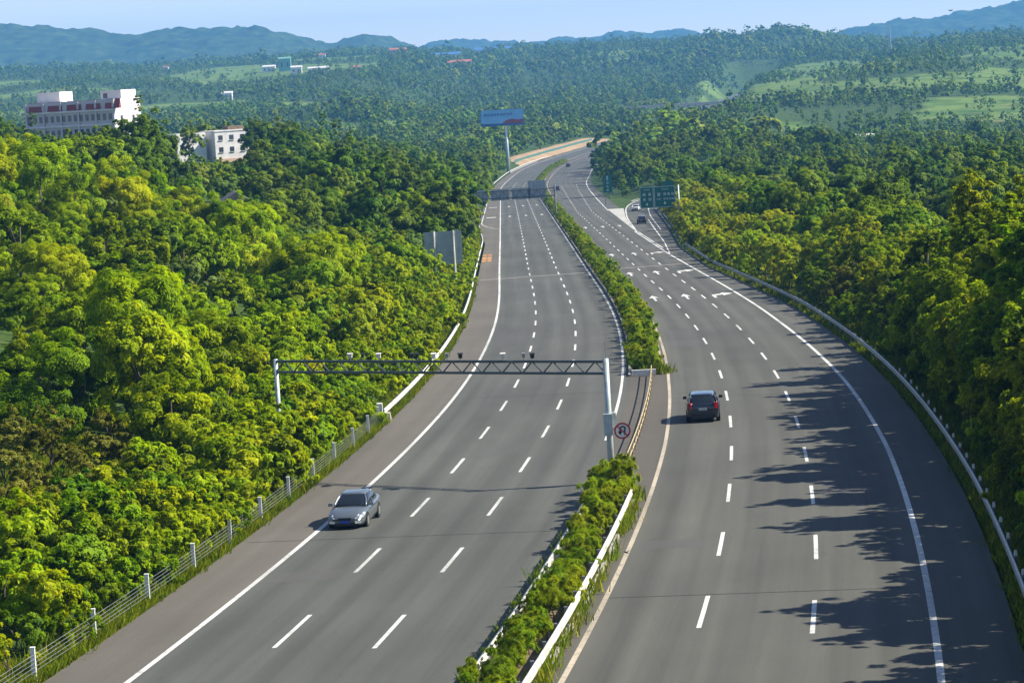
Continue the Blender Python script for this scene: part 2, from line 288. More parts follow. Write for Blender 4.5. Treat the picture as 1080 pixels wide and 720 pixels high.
# exit ramp and gore
rl = np.array([(23.0, 455), (25.3, 540), (28.4, 610), (31, 645), (35.5, 688), (44, 712), (60, 728), (95, 742), (140, 748)]); rr = np.array([(29.8, 462), (33.2, 548), (36.6, 612), (40, 640), (46, 664), (54, 680), (66, 690), (97, 702), (140, 708)])
def resamp(p, n):
    d = np.concatenate([[0], np.cumsum(np.hypot(*np.diff(p, axis=0).T))]); t = np.linspace(0, d[-1], n)
    q = np.stack([np.interp(t, d, p[:, 0]), np.interp(t, d, p[:, 1])], -1)
    for _ in range(6): q[1:-1] = (q[:-2]+2*q[1:-1]+q[2:])/4
    return q
rl_, rr_ = resamp(rl, 60), resamp(rr, 60)
def ribbon(name, a, b, mat, dz, parent=None):
    V = np.concatenate([a, b]); z = zr(V[:, 1])+dz; V = np.column_stack([V, z]); n = len(a)
    me = mesh_np(name, V, [(i, n+i, n+i+1, i+1) for i in range(n-1)], mat)
    uvl = me.uv_layers.new(name='along'); idx = np.array([(i, n+i, n+i+1, i+1) for i in range(n-1)]).ravel()
    uvl.data.foreach_set('uv', V[idx, :2].astype(np.float32).ravel()); return link(name, me, parent)
ramp_o = ribbon('exit_ramp', rl_, rr_, 'asphalt_right', .01); ramp_o['kind'] = 'structure'
def inset(a, b, t0, t1):
    return a+(b-a)*t0, a+(b-a)*t1
ribbon('edge_line', *inset(rl_, rr_, .0, .035), 'paint', .016, ramp_o); ribbon('edge_line', *inset(rl_, rr_, .66, .69), 'paint', .016, ramp_o)
ps = np.linspace(384, 459, 12); strip('edge_line', ystations(384, 470), lambda Y: np.interp(Y, [384, 470], [16.7, 16.6]), lambda Y: np.interp(Y, [384, 470], [16.9, 16.85]), 'paint', .007, road_r)
strip('edge_line', ystations(366, 520), lambda Y: np.interp(Y, [366, 406, 477, 520], [16.5, 18.2, 20.5, 22]), lambda Y: np.interp(Y, [366, 406, 477, 520], [16.7, 18.4, 20.75, 22.25]), 'paint', .018, sh_r)
strip('gore_area', np.linspace(466, 612, 20), lambda Y: oR(Y)+.15, lambda Y: np.interp(Y, [466, 540, 612], [16.7, 18.5, 21.4]), 'concrete_far', .02, kind='structure')
ribbon('ramp_kerb', rl_[34:]+np.array([0, .0]), rl_[34:]+np.array([-.6, .6]), 'concrete', .25, ramp_o)

# ------------------------------------------------------------------ terrain
def sst(x): x = np.clip(x, 0, 1); return x*x*(3-2*x)
_g = rng.random((64, 64))
def vnoise(x, y):
    xi, yi = np.floor(x).astype(int), np.floor(y).astype(int); fx, fy = sst(x-xi), sst(y-yi)
    a, b, c, d = _g[xi % 64, yi % 64], _g[(xi+1) % 64, yi % 64], _g[xi % 64, (yi+1) % 64], _g[(xi+1) % 64, (yi+1) % 64]
    return (a*(1-fx)+b*fx)*(1-fy)+(c*(1-fx)+d*fx)*fy
def fbm(x, y, o=4):
    s = 0; a = .5; 
    for k in range(o): s = s+a*vnoise(x*2**k+13.7*k, y*2**k+5.1*k); a *= .5
    return s-.47
AZ = np.array([-.5, -.2, -.05, 0, .06, .10, .16, .5])
YK = np.array([900, 1200, 1500, 1900, 2300, 2700, 3100, 3600, 4300, 6000, 9000.])
HT = np.array([[-28, -34, -27, -14, 0, 16, 30, 48, 56, 60, 60], [-28, -34, -27, -14, 0, 16, 30, 48, 56, 60, 60], [-33, -35, -29, -20, -5, 12, 28, 44, 50, 55, 55],
               [-36, -35, -34, -30, -25, -14, 8, 30, 38, 45, 45], [-36, -34, -34, -32, -28, -16, 12, 38, 42, 45, 45], [-39, -40, -31, -16, -9, -3, 10, 38, 42, 45, 45],
               [-41, -40, -26, -7, 0, 0, 4, 10, 14, 30, 30], [-41, -40, -26, -7, 0, 0, 4, 10, 14, 30, 30]], float)
def far_h(X, Y):
    a = np.clip(X/np.maximum(Y, 1), -.499, .499); y = np.clip(Y, 900, 8999)
    i = np.clip(np.searchsorted(AZ, a)-1, 0, len(AZ)-2); j = np.clip(np.searchsorted(YK, y)-1, 0, len(YK)-2)
    s = sst((a-AZ[i])/(AZ[i+1]-AZ[i])); t = (y-YK[j])/(YK[j+1]-YK[j])
    return (HT[i, j]*(1-s)+HT[i+1, j]*s)*(1-t)+(HT[i, j+1]*(1-s)+HT[i+1, j+1]*s)*t
def T(X, Y):
    X = np.asarray(X, float); Y = np.asarray(Y, float); Yc = np.clip(Y, -60, 2999)
    ref = XB(Yc); u = X-ref; zroad = zr(Yc)-ZC
    pl = np.interp(Y, [0, 450, 650, 800, 950, 1100], [-12.5, -13.5, -15, -20, -27, -34])
    bw = np.interp(Y, [50, 100, 500, 1000], [40, 48, 75, 70])
    left = zroad+(pl-zroad)*sst((-u-11.5)/bw)
    pr = np.interp(Y, [0, 450, 700, 1000], [-27, -29, -35, -41])
    edge = np.where(Y < 594, oRbar(Y), np.interp(Y, [594, 680, 720, 1000], [30, 38, 30, 26]))
    ur = u-edge; bank = 1.3*sst(ur/6)*np.clip(1-(ur-8)/14, 0, 1)
    right = zroad+bank+(pr-zroad)*sst((ur-9)/60)
    right = right+9*np.exp(-((X-80)/42)**2-((Y-930)/150)**2)*sst((ur-2)/20)
    near = np.where(u < 6, left, right)
    t = sst((Y-880)/250); h = near*(1-t)+far_h(X, Y)*t
    lat = np.maximum(np.maximum(-u-12, u-np.maximum(edge, 24)), 0)
    am = np.interp(Y, [0, 300, 1000, 2500, 9000], [.8, 1.6, 5, 16, 30])*sst(lat/60)
    h = h+am*fbm(X/np.interp(Y, [0, 1000, 4000], [25, 90, 260]), Y/np.interp(Y, [0, 1000, 4000], [25, 90, 260]))*1.6
    h = h+7*np.exp(-((u-62)/26)**2-((Y-1330)/190)**2)
    wr = np.interp(Y, [0, 900, 1300], [3, 8, 22]); k = sst(lat/wr); k = np.where(Y > 2950, 1, k)
    return (zroad-.35)*(1-k)+h*k+ZC
# land cover: 0 wood, 1 field
def cover(X, Y):
    a = X/np.maximum(Y, 1); n = fbm(X/150+3, Y/240+8, 3); f = np.zeros_like(X); n2 = fbm(X/70+3, Y/130+8, 3)
    f = np.maximum(f, (n2 > -.02)*(Y > 1300)*(Y < 2650)*(a > .078)*1.0)               # terraced hill on the right
    f = np.maximum(f, (n > .0)*(Y > 2600)*(Y < 3700)*(a < -.045)*1.0)               # open slopes on the left
    f = np.maximum(f, (n > .10)*(Y > 1250)*(Y < 2500)*(a < -.03)*1.0)
    f = np.maximum(f, (n > .16)*(Y > 2400)*(Y < 3500)*(a > -.045)*(a < .075)*1.0)
    f = np.maximum(f, (((X+330)/70)**2+((Y-3150)/190)**2 < 1)*1.0)
    f = np.maximum(f, (((X-66)/22)**2+((Y-440)/34)**2 < 1)*1.0)                       # clearing in the valley
    return f
Ys = [-80.0]
while Ys[-1] < 9500: Ys.append(Ys[-1]+max(3.0, abs(Ys[-1])*.013))
Ys = np.array(Ys); nx = 261; sx = np.linspace(-1, 1, nx)
sx = np.sign(sx)*np.abs(sx)**1.35
Xg = sx[None, :]*(70+.42*np.maximum(Ys, 0))[:, None]+XB(np.clip(Ys, -60, 900))[:, None]*.9; Yg = np.repeat(Ys[:, None], nx, 1)
Zg = T(Xg, Yg); V = np.stack([Xg, Yg, Zg], -1).reshape(-1, 3)
i = np.arange(len(Ys)-1)[:, None]*nx+np.arange(nx-1)[None, :]; i = i.ravel()
me = mesh_np('ground', V, np.stack([i, i+1, i+nx+1, i+nx], -1), [], True)
at = me.attributes.new('cover', 'FLOAT', 'POINT'); at.data.foreach_set('value', cover(V[:, 0], V[:, 1]).astype(np.float32))
m, N, L, B = newmat('ground'); me.materials.append(m)
a = N.new('ShaderNodeAttribute'); a.attribute_name = 'cover'; tc = N.new('ShaderNodeTexCoord')
n1 = N.new('ShaderNodeTexNoise'); n1.inputs['Scale'].default_value = .022; n1.inputs['Detail'].default_value = 9; n1.inputs['Roughness'].default_value = .7; L.new(tc.outputs['Object'], n1.inputs['Vector'])
n2 = N.new('ShaderNodeTexNoise'); n2.inputs['Scale'].default_value = .6; n2.inputs['Detail'].default_value = 6; L.new(tc.outputs['Object'], n2.inputs['Vector'])
wd = ramp(N, [(.3, (.022, .045, .01)), (.5, (.045, .08, .016)), (.66, (.08, .12, .026)), (.8, (.15, .14, .055))]); L.new(n2.outputs['Fac'], wd.inputs[0])
fd = ramp(N, [(.34, (.035, .075, .015)), (.45, (.085, .15, .025)), (.53, (.15, .21, .045)), (.60, (.09, .15, .028)), (.68, (.24, .20, .09))]); L.new(n1.outputs['Fac'], fd.inputs[0])
mx = N.new('ShaderNodeMixRGB'); L.new(a.outputs['Fac'], mx.inputs[0]); L.new(wd.outputs[0], mx.inputs[1]); L.new(fd.outputs[0], mx.inputs[2]); L.new(mx.outputs[0], B.inputs['Base Color'])
B.inputs['Roughness'].default_value = .95; B.inputs['Specular IOR Level'].default_value = .1
bp = N.new('ShaderNodeBump'); bp.inputs['Strength'].default_value = .6; bp.inputs['Distance'].default_value = .5; L.new(n2.outputs['Fac'], bp.inputs['Height']); L.new(bp.outputs[0], B.inputs['Normal'])
ground = link('ground', me); ground['kind'] = 'structure'

# far ridges: each is a wooded range with its own distance
m, N, L, B = newmat('far_wood'); tc = N.new('ShaderNodeTexCoord'); n1 = N.new('ShaderNodeTexNoise'); n1.inputs['Scale'].default_value = .025; n1.inputs['Detail'].default_value = 8; n1.inputs['Roughness'].default_value = .75
L.new(tc.outputs['Object'], n1.inputs['Vector']); r_ = ramp(N, [(.35, (.012, .022, .010)), (.55, (.05, .08, .022)), (.72, (.12, .145, .045))]); L.new(n1.outputs['Fac'], r_.inputs[0]); L.new(r_.outputs[0], B.inputs['Base Color']); B.inputs['Roughness'].default_value = 1; B.inputs['Specular IOR Level'].default_value = 0
def px_sky(x, y, d):
    """height above the datum of a skyline point seen at photo pixel x, y on a range d metres away."""
    lx = math.cos(ROLL)*(x-540)-math.sin(ROLL)*(y-360); ly = math.sin(ROLL)*(x-540)+math.cos(ROLL)*(y-360)
    fw = F_PX*math.cos(PITCH)-ly*math.sin(PITCH); dn = F_PX*math.sin(PITCH)+ly*math.cos(PITCH); return lx/fw*d, ZC-dn/fw*d
def ridge(sky_px, d, depth, seed):
    pts = np.array([px_sky(x, y, d) for x, y in sky_px]); x0, x1 = pts[0, 0], pts[-1, 0]
    xs = np.arange(x0, x1, 9.0); top = np.interp(xs, pts[:, 0], pts[:, 1]); ker = np.ones(9)/9
    top = np.convolve(np.pad(top, 4, mode='edge'), ker, 'valid'); ny = 46; tt = np.linspace(-1, 1, ny)
    Xr_ = np.repeat(xs[None], ny, 0); Yr_ = d+tt[:, None]*depth+0*Xr_
    prof = np.where(tt < 0, 1-np.abs(tt)**1.3, 1-np.abs(tt)**1.5)[:, None]
    base = ZC-10; fall = np.minimum(sst((xs-x0)/250), sst((x1-xs)/250))[None, :]
    Z = base+(top[None]-base)*prof*(.25+.75*fall)+(fbm(Xr_/170+seed, Yr_/170, 4)*60*(1-prof)+fbm(Xr_/30+seed, Yr_/30, 3)*22+fbm(Xr_/13+seed, Yr_/60, 2)*14)*(.3+.7*prof)
    V = np.stack([Xr_, Yr_, Z], -1).reshape(-1, 3); w = len(xs); i = (np.arange(ny-1)[:, None]*w+np.arange(w-1)[None]).ravel()
    o = link('hills', mesh_np('hills', V, np.stack([i, i+1, i+w+1, i+w], -1), 'far_wood', True)); o['kind'] = 'structure'
ridge([(-500, 22), (-300, 14), (-120, 24), (0, 25), (60, 28), (105, 31), (135, 37), (170, 32), (235, 28), (285, 30), (330, 42), (358, 48), (372, 38), (390, 34), (410, 38), (430, 47), (470, 52), (540, 60)], 6200, 900, 1.0)
ridge([(380, 52), (450, 42), (520, 42), (560, 45), (600, 38), (625, 40), (650, 31), (685, 36), (700, 31), (725, 30), (745, 38), (800, 42), (870, 40), (960, 40)], 8200, 900, 5.0)
ridge([(800, 44), (850, 40), (880, 34), (900, 28), (950, 20), (985, 19), (1005, 12), (1035, 11), (1060, 4), (1080, 1), (1150, -12), (1300, -22), (1500, -8), (1700, 5)], 7000, 1000, 9.0)

# ------------------------------------------------------------------ vegetation prototypes
def leaves(C, Rc, D, n, size, rngl, cen, nj=.33, asp=.42, squash=.8, spray=0.0, droop=.25):
    """Leaf blades around twig clumps C (radius Rc, growing direction D); returns verts, faces, tint."""
    k = rngl.choice(len(C), n, p=(Rc**2)/np.sum(Rc**2)); d = rngl.normal(size=(n, 3)); d /= np.linalg.norm(d, axis=1)[:, None]
    d = d+D[k]*.55; d /= np.linalg.norm(d, axis=1)[:, None]
    rad = .25+.85*rngl.random(n)**.55; pos = C[k]+d*(Rc[k]*rad)[:, None]*np.array([1, 1, squash])
    og = pos-cen; og /= np.linalg.norm(og, axis=1)[:, None]+1e-6
    nrm = og*.75+D[k]*.55+d*.25+rngl.normal(size=(n, 3))*nj+np.array([0, 0, .25]); nrm /= np.linalg.norm(nrm, axis=1)[:, None]
    ax = rngl.normal(size=(n, 3))*.55+d+D[k]*.4+np.array([0, 0, spray-droop]); ax -= nrm*np.sum(ax*nrm, 1)[:, None]; ax /= np.linalg.norm(ax, axis=1)[:, None]
    sd_ = np.cross(nrm, ax); s = size*(.55+.9*rngl.random(n))
    l, w = s[:, None], (s*asp)[:, None]
    p0 = pos-ax*l*.5; p2 = pos+ax*l*.5-nrm*l*.12; p1 = pos+sd_*w*.5+nrm*l*.06; p3 = pos-sd_*w*.5+nrm*l*.06
    V = np.stack([p0, p1, p2, p3], 1).reshape(-1, 3); Fq = np.arange(n*4).reshape(-1, 4)
    ct = rngl.random(len(C)); tint = np.clip(.5+(ct[k]-.5)*.5+rngl.normal(size=n)*.15, 0, 1)
    return V, Fq, tint
def crown_mesh(name, seed, H, Rr, z0, nl, nt, n, size, mat, shape='round', rl=(.30, .5), stray=.27, **kw):
    """nl lobes inside the envelope, nt twig clumps on each lobe."""
    r = np.random.default_rng(seed); Lb = []
    while len(Lb) < nl:
        q = r.random(3)*2-1
        if np.dot(q, q) > 1 or (np.dot(q, q) < .3 and r.random() < .8): continue
        h = (q[2]+1)/2
        if shape == 'cone': w = (1-h)**.75*1.15
        elif shape == 'column': w = .6+.4*math.sin(math.pi*min(1, h+.15))
        elif shape == 'vase': w = .45+.65*h
        else: w = 1.0
        ang = math.atan2(q[1], q[0]); jit = 1+.25*math.sin(2*ang+seed)+.18*math.sin(5*ang+seed*2)
        Lb.append((q[0]*Rr*w*jit*.72, q[1]*Rr*w*jit*.72, z0+(H-z0)*(.14+.70*h)))
    Lb = np.array(Lb); C = []; Rc = []; D = []; mid = np.array([0, 0, z0+(H-z0)*.35])
    for c in Lb:
        R_ = Rr*(rl[0]+(rl[1]-rl[0])*r.random()); out = c-mid; out /= np.linalg.norm(out)+1e-6
        for _ in range(nt):
            d = r.normal(size=3); d /= np.linalg.norm(d); d = d+out*.7+np.array([0, 0, .25]); d /= np.linalg.norm(d)
            far = r.random() < stray
            C.append(c+d*R_*(1.0+.55*r.random() if far else .45+.5*r.random())); Rc.append(R_*(.20+.2*r.random())*(.75 if far else 1)); D.append(d)
    C, Rc, D = np.array(C), np.array(Rc), np.array(D)
    V, Fq, t = leaves(C, Rc, D, n, size, r, mid, **kw); V[:, 2] = np.maximum(V[:, 2], .03*H)
    me = mesh_np(name, V, Fq, mat); a = me.attributes.new('tint', 'FLOAT', 'FACE'); a.data.foreach_set('value', t.astype(np.float32))
    return me, Lb
def trunk_mesh(seed, H, C, r0, limbs=6):
    r = random.Random(seed); b = MB(); top = H*.72
    pts = [(0, 0, -.6), (r.uniform(-.1, .1), r.uniform(-.1, .1), H*.2), (r.uniform(-.25, .25), r.uniform(-.25, .25), H*.45), (r.uniform(-.3, .3), r.uniform(-.3, .3), top)]
    b.tube(pts, [r0*1.25, r0, r0*.7, r0*.25], 7)
    for k in r.sample(range(len(C)), min(limbs, len(C))):
        c = Vector(C[k]); z = max(H*.15, min(top, c.z*.6)); s = Vector((pts[2][0]*z/H, pts[2][1]*z/H, z)); mid = s.lerp(c, .5)+Vector((0, 0, .08*H))
        b.tube([s, mid, c], [r0*.5, r0*.32, r0*.1], 5)
    return b.mesh('trunk', 'bark', True)
PROTO = {}
def hash_(s): return sum(ord(c)*(i+3) for i, c in enumerate(s)) % 9973
def proto(kind, nvar, H, Rr, z0, nl, nt, n, size, mat, r0, **kw):
    L_ = []
    for k in range(nvar):
        sd_ = hash_(kind)+k*17; sc = 1+.12*math.sin(k*2.1)
        cm, C = crown_mesh('crown', sd_, H*sc, Rr, z0, nl, nt, n, size, mat, **kw); L_.append((cm, trunk_mesh(sd_, H*sc, C, r0), H*sc, Rr))
    PROTO[kind] = L_
# near kinds (fine leaves)
proto('bright', 5, 7.0, 3.2, .3, 10, 13, 15000, .27, 'leaf_bright', .12, nj=.5)
proto('bamboo', 6, 8.6, 3.9, .2, 8, 16, 25000, .34, 'leaf_bright', .12, rl=(.42, .64), asp=.24, nj=.42, stray=.2, droop=.5)
proto('bright_shrub', 4, 3.2, 2.1, .1, 8, 10, 8500, .22, 'leaf_bright', .06, nj=0.5)
proto('green_shrub', 3, 2.8, 1.9, .1, 8, 10, 7500, .21, 'leaf_green', .06)
proto('green', 4, 9.0, 3.7, .6, 9, 13, 15000, .35, 'leaf_green', .17, rl=(.36, .58), stray=.2)
proto('dark', 4, 11.0, 4.3, 1.0, 9, 12, 14000, .43, 'leaf_dark', .22, rl=(.36, .58), stray=.18)
proto('pale', 3, 7.5, 2.7, .5, 7, 11, 9000, .31, 'leaf_pale', .12, rl=(.4, .6), stray=.15)
proto('grey', 2, 8.0, 3.0, 1.0, 10, 10, 7000, .34, 'leaf_grey', .13)
proto('yellow', 4, 6.5, 2.5, .2, 14, 9, 8000, .42, 'leaf_yellow', .09, shape='vase', asp=.22, spray=1.3, rl=(.24, .42))
proto('olive', 5, 7.0, 2.9, .3, 12, 12, 11000, .28, 'leaf_olive', .13, nj=0.65)
proto('shade', 5, 11.0, 2.7, .4, 15, 11, 15000, .29, 'leaf_olive', .2, nj=.65, shape='cone', rl=(.3, .5), stray=.35)
proto('shade_green', 3, 11.0, 2.9, .4, 15, 11, 15000, .29, 'leaf_shade', .2, nj=.65, shape='column', rl=(.3, .5), stray=.35)
proto('russet', 3, 4.5, 2.1, .2, 9, 9, 7000, .24, 'leaf_russet', .08, nj=0.65)
proto('tall', 3, 15.0, 2.6, 3.0, 12, 9, 5000, .5, 'leaf_dark', .16, shape='column', rl=(.3, .55))
proto('hedge', 6, 1.6, .85, .04, 8, 8, 3600, .33, 'leaf_hedge', .03, spray=2.2, asp=.12, rl=(.24, .44), stray=.45, nj=.55)
# coarse kinds for woods beyond the first kilometre
FARK = []
for k, (H_, R_, mt) in enumerate(((9, 4.2, 'leaf_green'), (10, 4.6, 'leaf_dark'), (8, 3.8, 'leaf_green'), (11, 4.4, 'leaf_dark'), (7, 3.8, 'leaf_pale'), (12, 3.2, 'leaf_dark'), (8, 4.2, 'leaf_olive'))):
    FARK.append(crown_mesh('far_crown', 300+k*7, H_, R_, .2, 6, 4, 460, 1.4, mt, asp=.65)[0])

def plant(kind, name, X, Y, sc, label, cat, group, rz=None, dz=0.0, sz=1.0):
    cm, tm, H, Rr = random.choice(PROTO[kind]); rz = random.uniform(0, 6.28) if rz is None else rz
    o = thing(name, label, cat, (X, Y, float(T(np.array(X), np.array(Y)))+dz), rz, group); o.scale = (sc, sc, sc*sz)
    link('crown', cm, o); link('trunk', tm, o); return o

# ------------------------------------------------------------------ scatter: individuals first, far woods afterwards
KEEP = []     # (x, y, radius) places kept free
BLD = [(-108, 655, 27), (-80, 745, 16), (-41.7, 402, 6), (1.2, 1080, 4), (-11, 300, 2.2)]
def ok_ground(X, Y, lat):
    u = X-float(XB(min(Y, 2990)))
    return True
def inframe(X, Y, m=.012): return abs(X/Y) < .198+m
def jit(x0, x1, sp, j=.42):
    return [x+random.uniform(-j, j)*sp for x in np.arange(x0, x1, sp)]
cand = []   # (apparent size, args)
def zone(y0, y1, u0, u1, sp, pick, side):
    """u measured outward from the barrier on that side."""
    y = y0
    while y < y1:
        yy = y; e = float(XB(yy)); 
        for uu in jit(u0, u1, sp):
            Y = yy+random.uniform(-.45, .45)*sp
            X = XB(Y)-11.6-uu if side < 0 else XB(Y)+(float(oRbar(Y)) if Y < 594 else float(np.interp(Y, [594, 700, 740, 1000], [30, 46, 27, 27])))+uu
            X = float(X)
            if any((X-a)**2+(Y-b)**2 < r*r for a, b, r in BLD) : continue
            if Y > 620 and side > 0 and Y < 765 and X > 24 and (np.min(np.hypot(rl_[:, 0]-X, rl_[:, 1]-Y)) < 5 or np.min(np.hypot((rl_+rr_)[:, 0]/2-X, (rl_+rr_)[:, 1]/2-Y)) < 7): continue
            pick(X, Y, uu)
        y += sp*.95
def vis(X, Y, m=.012): return inframe(X, Y, m)
LBL = {}
SIGHT = [(-.121, -.090, 398, -.0425), (-.200, -.138, 640, -.0135), (-.137, -.094, 735, -.0262), (-.0345, -.0165, 298, -.066)]
def put(kind, name, X, Y, sc, label, cat, group, **k):
    H = PROTO[kind][0][2]; z = float(T(np.array(X), np.array(Y)))
    for a0, a1, ym, sl_ in SIGHT:
        if a0 < X/Y < a1 and Y < ym:
            room = ZC+sl_*Y+random.uniform(-.5, 1.2)-z
            if H*sc > room and random.random() > .05: sc = room/H
    if sc < .3: return
    cand.append((PROTO[kind][0][2]*sc/Y, (kind, name, X, Y, sc, label, cat, group), k))
# left bank: low shrubs at the wire-rope barrier, then small bright trees climbing the slope
LS = dict(bright_shrub='bright yellow-green leafy shrub', green_shrub='deeper green leafy shrub', yellow='feathery upright yellow shrub', olive='olive-leaved shrub', bright='bright bushy small tree', green='mid-green small tree')
def lb1(X, Y, u):
    if not vis(X, Y): return
    kd = random.choice(['bright_shrub']*3+['green_shrub']); sc = random.uniform(.6, 1.05)*(0.75+.07*u)
    put(kd, 'leafy_shrub', X, Y, sc, LS[kd]+' on the bank just behind the wire-rope barrier', 'shrub', 'shrubs along the wire-rope barrier')
zone(66, 160, 1.1, 6.5, 2.2, lb1, -1)
for k_ in range(9): lb1s = put('bright_shrub', 'leafy_shrub', float(XB(124+k_*1.5))-13.0-.5*(k_ % 3), 124+k_*1.5, random.uniform(1.05, 1.35), 'tall bright shrub hiding the foot of the camera gantry', 'shrub', 'shrubs at the foot of the gantry')
def lb1b(X, Y, u):
    if not vis(X, Y): return
    kd = random.choice(['bright_shrub']*3+['green_shrub', 'yellow'])
    put(kd, 'leafy_shrub', X, Y, random.uniform(.55, .9)*(.6 if kd == 'yellow' else 1), LS[kd]+' behind the white guardrail of the brown shoulder', 'shrub', 'shrubs along the white shoulder guardrail')
zone(158, 480, 1.3, 9, 3.2, lb1b, -1)
def lb2(X, Y, u):
    if not vis(X, Y): return
    patch = float(fbm(np.array(X/17.), np.array(Y/34.), 2)); hv = 1+1.1*float(fbm(np.array(X/11.+40), np.array(Y/22.), 2))
    if 104 < Y < 140 and X < -19.5 and X > -27: 
        if True: put('russet', 'dry_shrub', X, Y, random.uniform(.5, .8), 'low dry-looking shrub on the worn patch of the roadside slope', 'shrub', 'dry shrubs on the worn patch of slope')
        return
    if random.random() < .04: put('grey', 'grey_leaved_tree', X, Y, random.uniform(.7, 1), 'grey-green silvery-leaved tree among bright ones on the roadside slope', 'tree', 'grey-leaved trees on the roadside slope'); return
    kd = 'bamboo' if u > 11 and patch > -.06 else 'bright' if patch > -.12 or random.random() < .5 else 'green'
    if kd == 'green': put('green', 'broadleaf_tree', X, Y, random.uniform(.45, .75)*hv, 'mid-green broadleaf tree among brighter ones on the roadside slope', 'tree', 'trees on the roadside slope')
    elif kd == 'bamboo':
        if random.random() < .66: put('bamboo', 'bamboo_clump', X, Y, random.uniform(.65, 1.1)*min(1.1, hv), 'feathery yellow-green bamboo clump arching over the roadside slope', 'tree', 'bamboo clumps on the roadside slope', sz=random.uniform(.8, 1.15))
    else: put('bright', 'broadleaf_tree', X, Y, random.uniform(.6, 1.08)*hv*min(1, .62+u/25), 'bright yellow-green broadleaf tree on the slope above the guardrail and wire ropes', 'tree', 'trees on the roadside slope', sz=random.uniform(.85, 1.15))
zone(84, 150, 6.5, 34, 4.2, lb2, -1); zone(150, 345, 6.5, 66, 5.6, lb2, -1)
# left, further: darker woods round the white buildings
LW = dict(dark='dark green broadleaf tree', green='mid-green broadleaf tree', pale='pale green small tree', bright='bright yellow-green tree', tall='tall slender dark tree', olive='olive-green broadleaf tree', yellow='feathery yellow-green tree')
def lb3(X, Y, u):
    if not vis(X, Y): return
    if -48 < X < -36 and 385 < Y < 420: return
    if float(fbm(np.array(X/38.+50), np.array(Y/60.), 2)) > .17: return
    p = random.random()
    kd = 'dark' if p < .3 else 'green' if p < .72 else 'pale' if p < .87 else 'bright' if p < .97 else 'tall'
    put(kd, 'broadleaf_tree', X, Y, random.uniform(.6, 1.25), LW[kd]+' in the wood below the white buildings', 'tree', 'trees of the wood below the white buildings')
zone(345, 560, 6, 105, 8.2, lb3, -1)
zone(560, 960, 5, 170, 9.5, lb3, -1)
# right: trees over the shaded shoulder (those past the frame edge throw the long shadows on the lanes)
RH = lambda Y: float(np.interp(Y, [60, 95, 130, 160, 180, 215, 300], [8.8, 9.8, 11.2, 11.2, 8.6, 6.0, 5.4]))
def rb1(X, Y, u):
    if X/Y > .34: return
    kd = random.choice(['olive', 'olive', 'bright_shrub', 'russet', 'green_shrub'])
    put(kd, 'leafy_shrub', X, Y, random.uniform(.6, .95)*(.62 if kd == 'olive' else 1), RLB[kd]+' crowding the shaded shoulder guardrail', 'shrub', 'shrubs behind the shaded shoulder guardrail')
RLB = dict(olive='olive-leaved shrub', bright_shrub='bright green low shrub', russet='russet-tinged bushy shrub', green_shrub='deep green low shrub')
zone(62, 255, 2.9, 6, 3.0, rb1, 1)
def rb2(X, Y, u):
    if X/Y > .34: return
    big = RH(Y) > 7.5; kd = random.choice(['shade']*4+['shade_green', 'shade_green', 'russet'] if big else ['olive']*4+['green', 'bright', 'russet']); k = RH(Y)*random.uniform(.7, 1.1)/PROTO[kd][0][2]
    if kd == 'russet': k = random.uniform(.8, 1.2)
    put(kd, 'roadside_tree', X, Y, k, RLT[kd]+' on the bank that shades the shoulder', 'tree', 'trees on the shaded bank', sz=random.uniform(.9, 1.15))
RLT = dict(shade='tall olive-green broadleaf tree', shade_green='tall bright green broadleaf tree', olive='olive-green broadleaf tree', green='deep green broadleaf tree', bright='bright yellow-green broadleaf tree', russet='russet-tinged small tree')
zone(58, 190, 4.6, 13.5, 3.2, rb2, 1); zone(190, 255, 5.4, 34, 5.0, rb2, 1); zone(120, 190, 15, 34, 7.5, rb2, 1)
def rb2b(X, Y, u):
    if X/Y > .34: return
    put('olive', 'roadside_tree', X, Y, RH(Y)*random.uniform(.62, .78)/PROTO['olive'][0][2], 'low spreading olive-green tree filling the foot of the shaded bank', 'tree', 'low trees at the foot of the shaded bank')
zone(58, 190, 4.4, 8.5, 3.9, rb2b, 1)
def rb3(X, Y, u):
    if not vis(X, Y): return
    kd = random.choice(['yellow']*6+['bright_shrub']) if u < 10 else random.choice(['yellow', 'bright', 'green', 'green'])
    put(kd, 'plume_shrub', X, Y, random.uniform(.6, .95), LS[kd]+' behind the guardrail that follows the exit ramp', 'shrub', 'yellow-green shrubs along the exit ramp')
zone(255, 590, 2.2, 19, 4.3, rb3, 1)
def rb4(X, Y, u):
    if not vis(X, Y) or float(cover(np.array([X]), np.array([Y]))[0]) > .5: return
    p = random.random(); kd = 'dark' if p < .45 else 'green' if p < .7 else 'pale' if p < .9 else 'olive'
    if 470 < Y < 560 and 45 < X < 75: kd = 'pale'
    put(kd, 'broadleaf_tree', X, Y, random.uniform(.7, 1.12), LW[kd]+' in the low ground beyond the ramp shrubs', 'tree', 'trees of the low ground beside the road')
zone(255, 590, 20, 90, 8.0, rb4, 1)
def rb5(X, Y, u):
    if not vis(X, Y): return
    if float(fbm(np.array(X/38.+50), np.array(Y/60.), 2)) > .17: return
    p = random.random(); kd = 'dark' if p < .25 else 'green' if p < .62 else 'pale' if p < .78 else 'olive' if p < .97 else 'tall'
    put(kd, 'broadleaf_tree', X, Y, random.uniform(.55, .95)*(1.35 if random.random() < .05 else 1), LW[kd]+' on the wooded knoll behind the green signs', 'tree', 'trees of the knoll behind the green sign')
zone(600, 1020, 3, 170, 9.0, rb5, 1)
